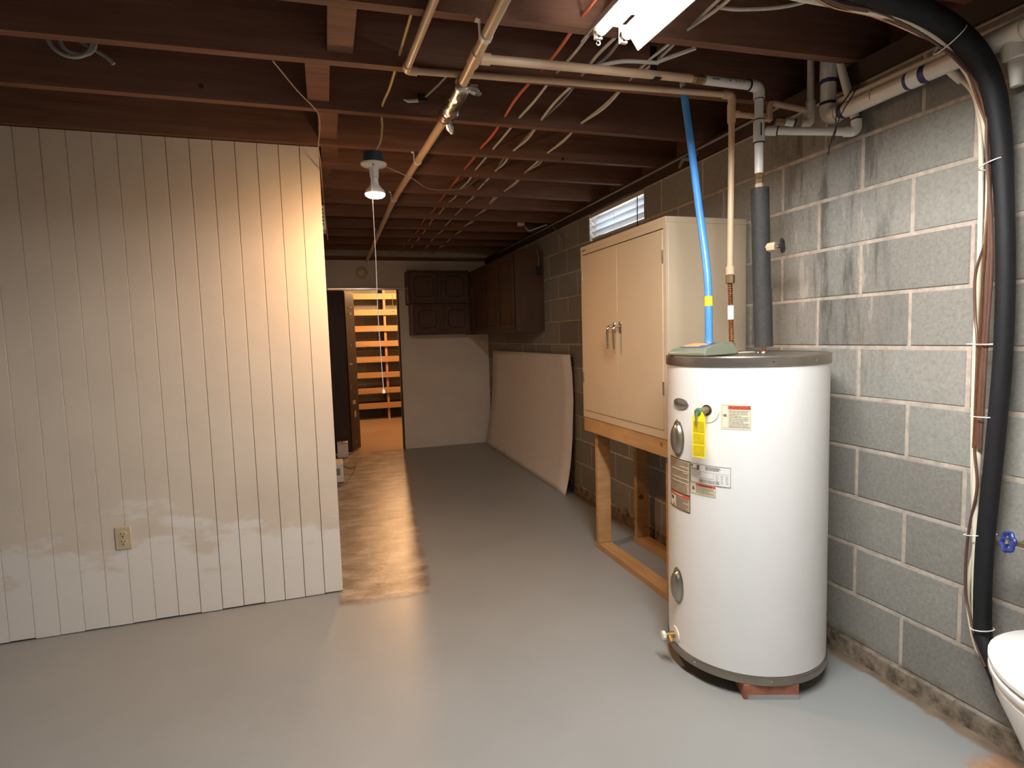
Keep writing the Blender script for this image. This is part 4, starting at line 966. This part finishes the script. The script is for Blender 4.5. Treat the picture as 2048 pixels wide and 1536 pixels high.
for c, ax, ra in (((1.845, 1.318, 2.235), (0.75, -0.25, -0.6), 0.056), ((1.960, 1.252, 1.86), (0.0, -0.25, -1), 0.042), ((1.975, 1.262, 1.312), (0, 0.0, 1), 0.060), ((1.968, 1.250, 1.085), (0, 0.05, 1), 0.046), ((1.972, 1.262, 0.70), (0, 0.3, 1), 0.046), ((1.958, 1.236, 0.40), (0, 0.2, 1), 0.028)):
    ax = Vector(ax).normalized(); yv = Vector((0, 1, 0)); u = (yv - ax * yv.dot(ax)).normalized(); v_ = ax.cross(u); c = Vector(hl(c)[0])
    MB().tube([c + u * ra * math.cos(a) + v_ * 0.034 * math.sin(a) for a in [2 * math.pi * k / 24 for k in range(24)]], 0.0019, 6, closed=True).build('cable_tie', 'plastic_white', hs)

# ---- blue wheel valve near the toilet
v = thing('hose_valve', 'blue wheel valve on a brass stem beside the black hose', 'valve', (2.0, 1.09, 0.72))
MB().tube([(0.012, 0, 0.0), (-0.05, 0.003, 0.005), (-0.09, 0.01, 0.01)], 0.013, 12).build('valve_body', 'old_brass', v)
c0 = Vector((-0.125, 0.034, 0.015)); ax = Vector((-0.55, 0.30, 0.12)).normalized(); u = ax.orthogonal().normalized(); w_ = ax.cross(u)
b = MB().tube([c0 + (u * math.cos(a) + w_ * math.sin(a)) * (0.026 + 0.003 * math.cos(6 * a)) for a in [2 * math.pi * k / 36 for k in range(36)]], 0.0058, 8, closed=True)
for k in range(4): b.cyl(c0, c0 + (u * math.cos(k * math.pi / 2 + 0.4) + w_ * math.sin(k * math.pi / 2 + 0.4)) * 0.025, 0.0045, n=6)
b.build('valve_wheel', 'handle_blue', v)
MB().cyl(c0 - ax * 0.055, c0 + ax * 0.004, 0.008, n=10).build('stem', 'old_brass', v)
MB().lathe([(0.009, 0.003), (0.008, 0.006), (0.002, 0.007)], axis_M(c0, ax), n=12).build('centre_nut', 'chrome', v)

# ================================================================ CABLES THROUGH THE JOISTS
def run(name, label, mat, xs, r, amp, seed, y1=6.9, group='cables through the joists', zoff=0.0):
    rr = random.Random(seed); pts = []
    for i in range(3, len(JO)):
        x = xs(jy(i, 1.0)); y = jy(i, x) + JT / 2
        if y > y1: break
        pts.append((x, y, ZB + 0.036 + zoff))
        if i + 1 < len(JO):
            yn = jy(i + 1, x) + JT / 2
            pts.append((x + rr.uniform(-amp, amp), (y + yn) / 2, ZB + 0.036 + zoff - rr.uniform(0.0, 1.0) * amp * 0.8))
    o = MB().tube(spline(pts, 5), r, 8).build(name, mat)
    return tag(o, label, 'cable', group)
run('cable', 'orange electric cable threaded through the joists left of the pale ones', 'orange_cable', lambda y: 0.868 + 0.008 * (y - 2), 0.0062, 0.012, 1)
run('cable', 'single pale cable through the joists just right of the orange one', 'white_cable', lambda y: 0.938 + 0.010 * (y - 2), 0.0055, 0.014, 2)
run('cable', 'pale cable through the joists, left of the dark grey one', 'white_cable', lambda y: 1.045 + 0.022 * (y - 2), 0.0058, 0.018, 3)
run('cable', 'dark grey cable through the joists beside a pale one', 'grey_cable', lambda y: 1.062 + 0.022 * (y - 2), 0.0058, 0.022, 4, zoff=0.013)
run('cable', 'left strand of the rightmost pair of pale cables in the joists', 'white_cable', lambda y: 1.262 + 0.012 * (y - 2), 0.0055, 0.02, 5)
run('cable', 'right strand of the rightmost pair of pale cables in the joists', 'white_cable', lambda y: 1.282 + 0.012 * (y - 2), 0.0055, 0.024, 6, zoff=0.013)
o = MB().tube(spline([(1.60, 1.30, 2.40), (1.46, 1.50, 2.385), (1.33, 1.60, 2.40), (1.27, 1.66, 2.43)], 6), 0.0058, 8).build('cable', 'white_cable')
tag(o, 'pale cable arching from the joists towards the black hose', 'cable')
o = MB().tube(spline([(1.345, 1.875, 2.412), (1.262, 1.99, 2.406), (1.255, 2.0, 2.405), (1.12, 2.02, 2.403), (1.03, 2.1, 2.404)], 6), 0.0075, 8).build('cable', 'white_cable')
tag(o, 'flat pale cable passing behind the black pipe strap', 'cable')
# thin bell wire down to the chime box
o = MB().tube(spline([(-0.13, 2.32, 2.40), (-0.055, 2.57, 2.400), (0.012, 2.715, 2.385), (0.026, 2.80, 2.36), (0.016, 3.0, 2.32), (0.022, 3.14, 2.285), (0.030, 3.6, 2.235), (0.038, 4.0, 2.205), (0.044, 4.18, 2.17), (0.050, 4.22, 2.08)], 5), 0.0026, 6).build('bell_wire', 'thin_wire')
tag(o, 'thin pale wire hanging from the joists past the edge of the partition', 'wire')
o = MB().tube(spline([(0.318, 2.87, 2.207), (0.46, 3.0, 2.195), (0.62, 3.35, 2.235), (0.85, 3.55, 2.30), (0.97, 3.62, 2.385)], 6), 0.0022, 6).build('slack_wire', 'thin_wire')
tag(o, 'thin slack wire running from the hanging bulb to a joist', 'wire')
# coil of grey tube in the bay over the partition
t = thing('tube_coil', 'small loose coil of grey tube between the joists over the partition', 'tube', (-0.85, 2.60, 2.50))
pts = [(-0.9, -0.04, 0.03), (-0.5, -0.03, 0.02), (-0.2, 0.0, 0.015), (0.0, 0.0, 0.03)]
MB().tube(spline(pts, 5), 0.0055, 8).build('lead_wire', 'coil_grey', t)
cp = []
for k in range(34):
    a = 2 * math.pi * k / 15 + 1.2; rr_ = 0.068 - 0.0008 * k
    cp.append((0.0 + rr_ * math.cos(a) + 0.0015 * k, 0.012 * math.sin(a * 0.37) + 0.0016 * k - 0.02, 0.015 + rr_ * 0.9 * math.sin(a)))
cp += [(0.115, 0.02, -0.02), (0.14, 0.02, -0.045)]
MB().tube(spline(cp, 2), 0.0075, 8).build('coil', 'coil_grey', t)
# grey scrap of cable stapled to the joist
t = thing('staple_box', 'small dark cable clamp with a pale end between two joists', 'clamp', (0.46, 2.66, 2.44))
MB().box(-0.012, 0.03, -0.01, 0.03, 0.0, 0.035).build('clamp_body', 'black_box', t, bevel=0.004)
MB().tube([(0.02, 0.0, 0.02), (0.06, -0.12, 0.03), (0.085, -0.30, 0.02)], 0.005, 8).build('cable_end', 'grey_cable', t)
MB().tube([(-0.01, 0.0, 0.005), (-0.055, 0.005, 0.0), (-0.075, 0.0, 0.003)], [0.009, 0.008, 0.003], 8).build('pale_end', 'white_cable', t)
# black junction box in the far corner of the ceiling
t = thing('junction_box', 'small metal junction box by the wall in a far joist bay', 'box', (1.80, 5.10, 2.40))
MB().box(-0.05, 0.0, 0.0, 0.06, 0.0, 0.11).build('box_side', 'white_sheet', t)
MB().box(0.001, 0.12, 0.0, 0.06, 0.0, 0.11).build('box_body', 'ink', t)
MB().tube(spline([(0.02, 0.05, -0.002), (0.08, 0.1, -0.03), (0.13, 0.02, -0.02), (0.18, -0.1, -0.01)], 5), 0.006, 8).build('cable_end', 'white_cable', t)
t = MB().tube(spline([(2.005, 2.78, 2.36), (1.985, 2.80, 2.33), (1.985, 2.88, 2.35), (2.005, 2.95, 2.33)], 6), 0.011, 8).build('wall_hose', 'grey_cable')
tag(t, 'short loop of grey hose on the sill above the steel cabinet', 'hose')
o = MB().tube(spline([(1.985, 4.85, 2.34), (2.005, 4.70, 2.22), (2.008, 4.72, 2.12), (2.006, 4.80, 2.03)], 6), 0.004, 6).build('dangling_cable', 'grey_cable')
tag(o, 'thin grey cable dangling on the block wall left of the window', 'cable')

# ================================================================ TOILET
TH = R(48)
to = thing('toilet', 'white toilet with closed lid at the right edge by the block wall', 'toilet', (1.765, 0.855, 0.0), TH)
# local +x points away from the tank
def oval(a0, a1, w, n=40, x0=0.0):
    p = []
    for k in range(n):
        a = 2 * math.pi * k / n; ca, sa = math.cos(a), math.sin(a)
        p.append((x0 + (a1 if ca > 0 else a0) * ca, w * math.copysign(abs(sa) ** 0.92, sa)))
    return p
def loft(mb, secs):
    n = len(secs[0][0]); o = len(mb.v)
    for poly, z in secs: mb.v += [(x, y, z) for x, y in poly]
    for i in range(len(secs) - 1):
        for k in range(n): mb.f.append((o + i * n + k, o + i * n + (k + 1) % n, o + (i + 1) * n + (k + 1) % n, o + (i + 1) * n + k))
    mb.f.append(tuple(o + k for k in range(n - 1, -1, -1))); mb.f.append(tuple(o + (len(secs) - 1) * n + k for k in range(n))); return mb
loft(MB(), [(oval(0.22, 0.12, 0.115), 0.0), (oval(0.22, 0.12, 0.115), 0.03), (oval(0.20, 0.10, 0.10), 0.08), (oval(0.20, 0.11, 0.105), 0.20), (oval(0.22, 0.17, 0.145), 0.30), (oval(0.24, 0.235, 0.185), 0.39), (oval(0.24, 0.245, 0.192), 0.425), (oval(0.235, 0.24, 0.186), 0.432)]).build('bowl', 'toilet_white', to)
loft(MB(), [(oval(0.235, 0.25, 0.196), 0.440), (oval(0.24, 0.256, 0.200), 0.446), (oval(0.24, 0.256, 0.200), 0.458), (oval(0.235, 0.25, 0.196), 0.463)]).build('seat', 'toilet_white', to)
lid = loft(MB(), [(oval(0.235, 0.25, 0.196), 0.470), (oval(0.24, 0.256, 0.201), 0.474), (oval(0.24, 0.256, 0.201), 0.484), (oval(0.225, 0.243, 0.188), 0.494), (oval(0.15, 0.16, 0.12), 0.498)]).build('lid', 'toilet_white', to)
for y in (-0.07, 0.07): MB().cyl((-0.235, y - 0.02, 0.47), (-0.235, y + 0.02, 0.47), 0.012, n=12).build('hinge', 'toilet_white', to)
MB().box(-0.46, -0.27, -0.22, 0.22, 0.42, 0.76).build('tank', 'toilet_white', to, bevel=0.025, seg=3)
MB().box(-0.47, -0.26, -0.23, 0.23, 0.76, 0.79).build('tank_lid', 'toilet_white', to, bevel=0.01, seg=3)
MB().box(-0.40, -0.18, -0.10, 0.10, 0.25, 0.43).build('neck', 'toilet_white', to, bevel=0.03, seg=3)
MB().tube([(-0.255, 0.16, 0.70), (-0.235, 0.16, 0.70), (-0.235, 0.09, 0.69)], 0.008, 10).build('flush_lever', 'chrome', to)
o = MB().lathe([(0.022, 0.0), (0.026, 0.01), (0.018, 0.03), (0.004, 0.036)], Mx((2.008, 1.165, 0.36), (0, R(-90), 0)), n=16).build('pipe_stub', 'rust')
tag(o, 'rusty capped pipe stub in the wall beside the toilet lid', 'pipe stub')

o = MB().tube([(1.996, 2.15, 2.372), (1.996, 4.0, 2.372), (1.996, 6.6, 2.372)], 0.007, 8).build('sill_line_strip', 'grey_cable')  # thin strip added to draw the pale line at the sill edge
tag(o, 'thin grey strip added for the pale line along the sill edge', 'conduit')
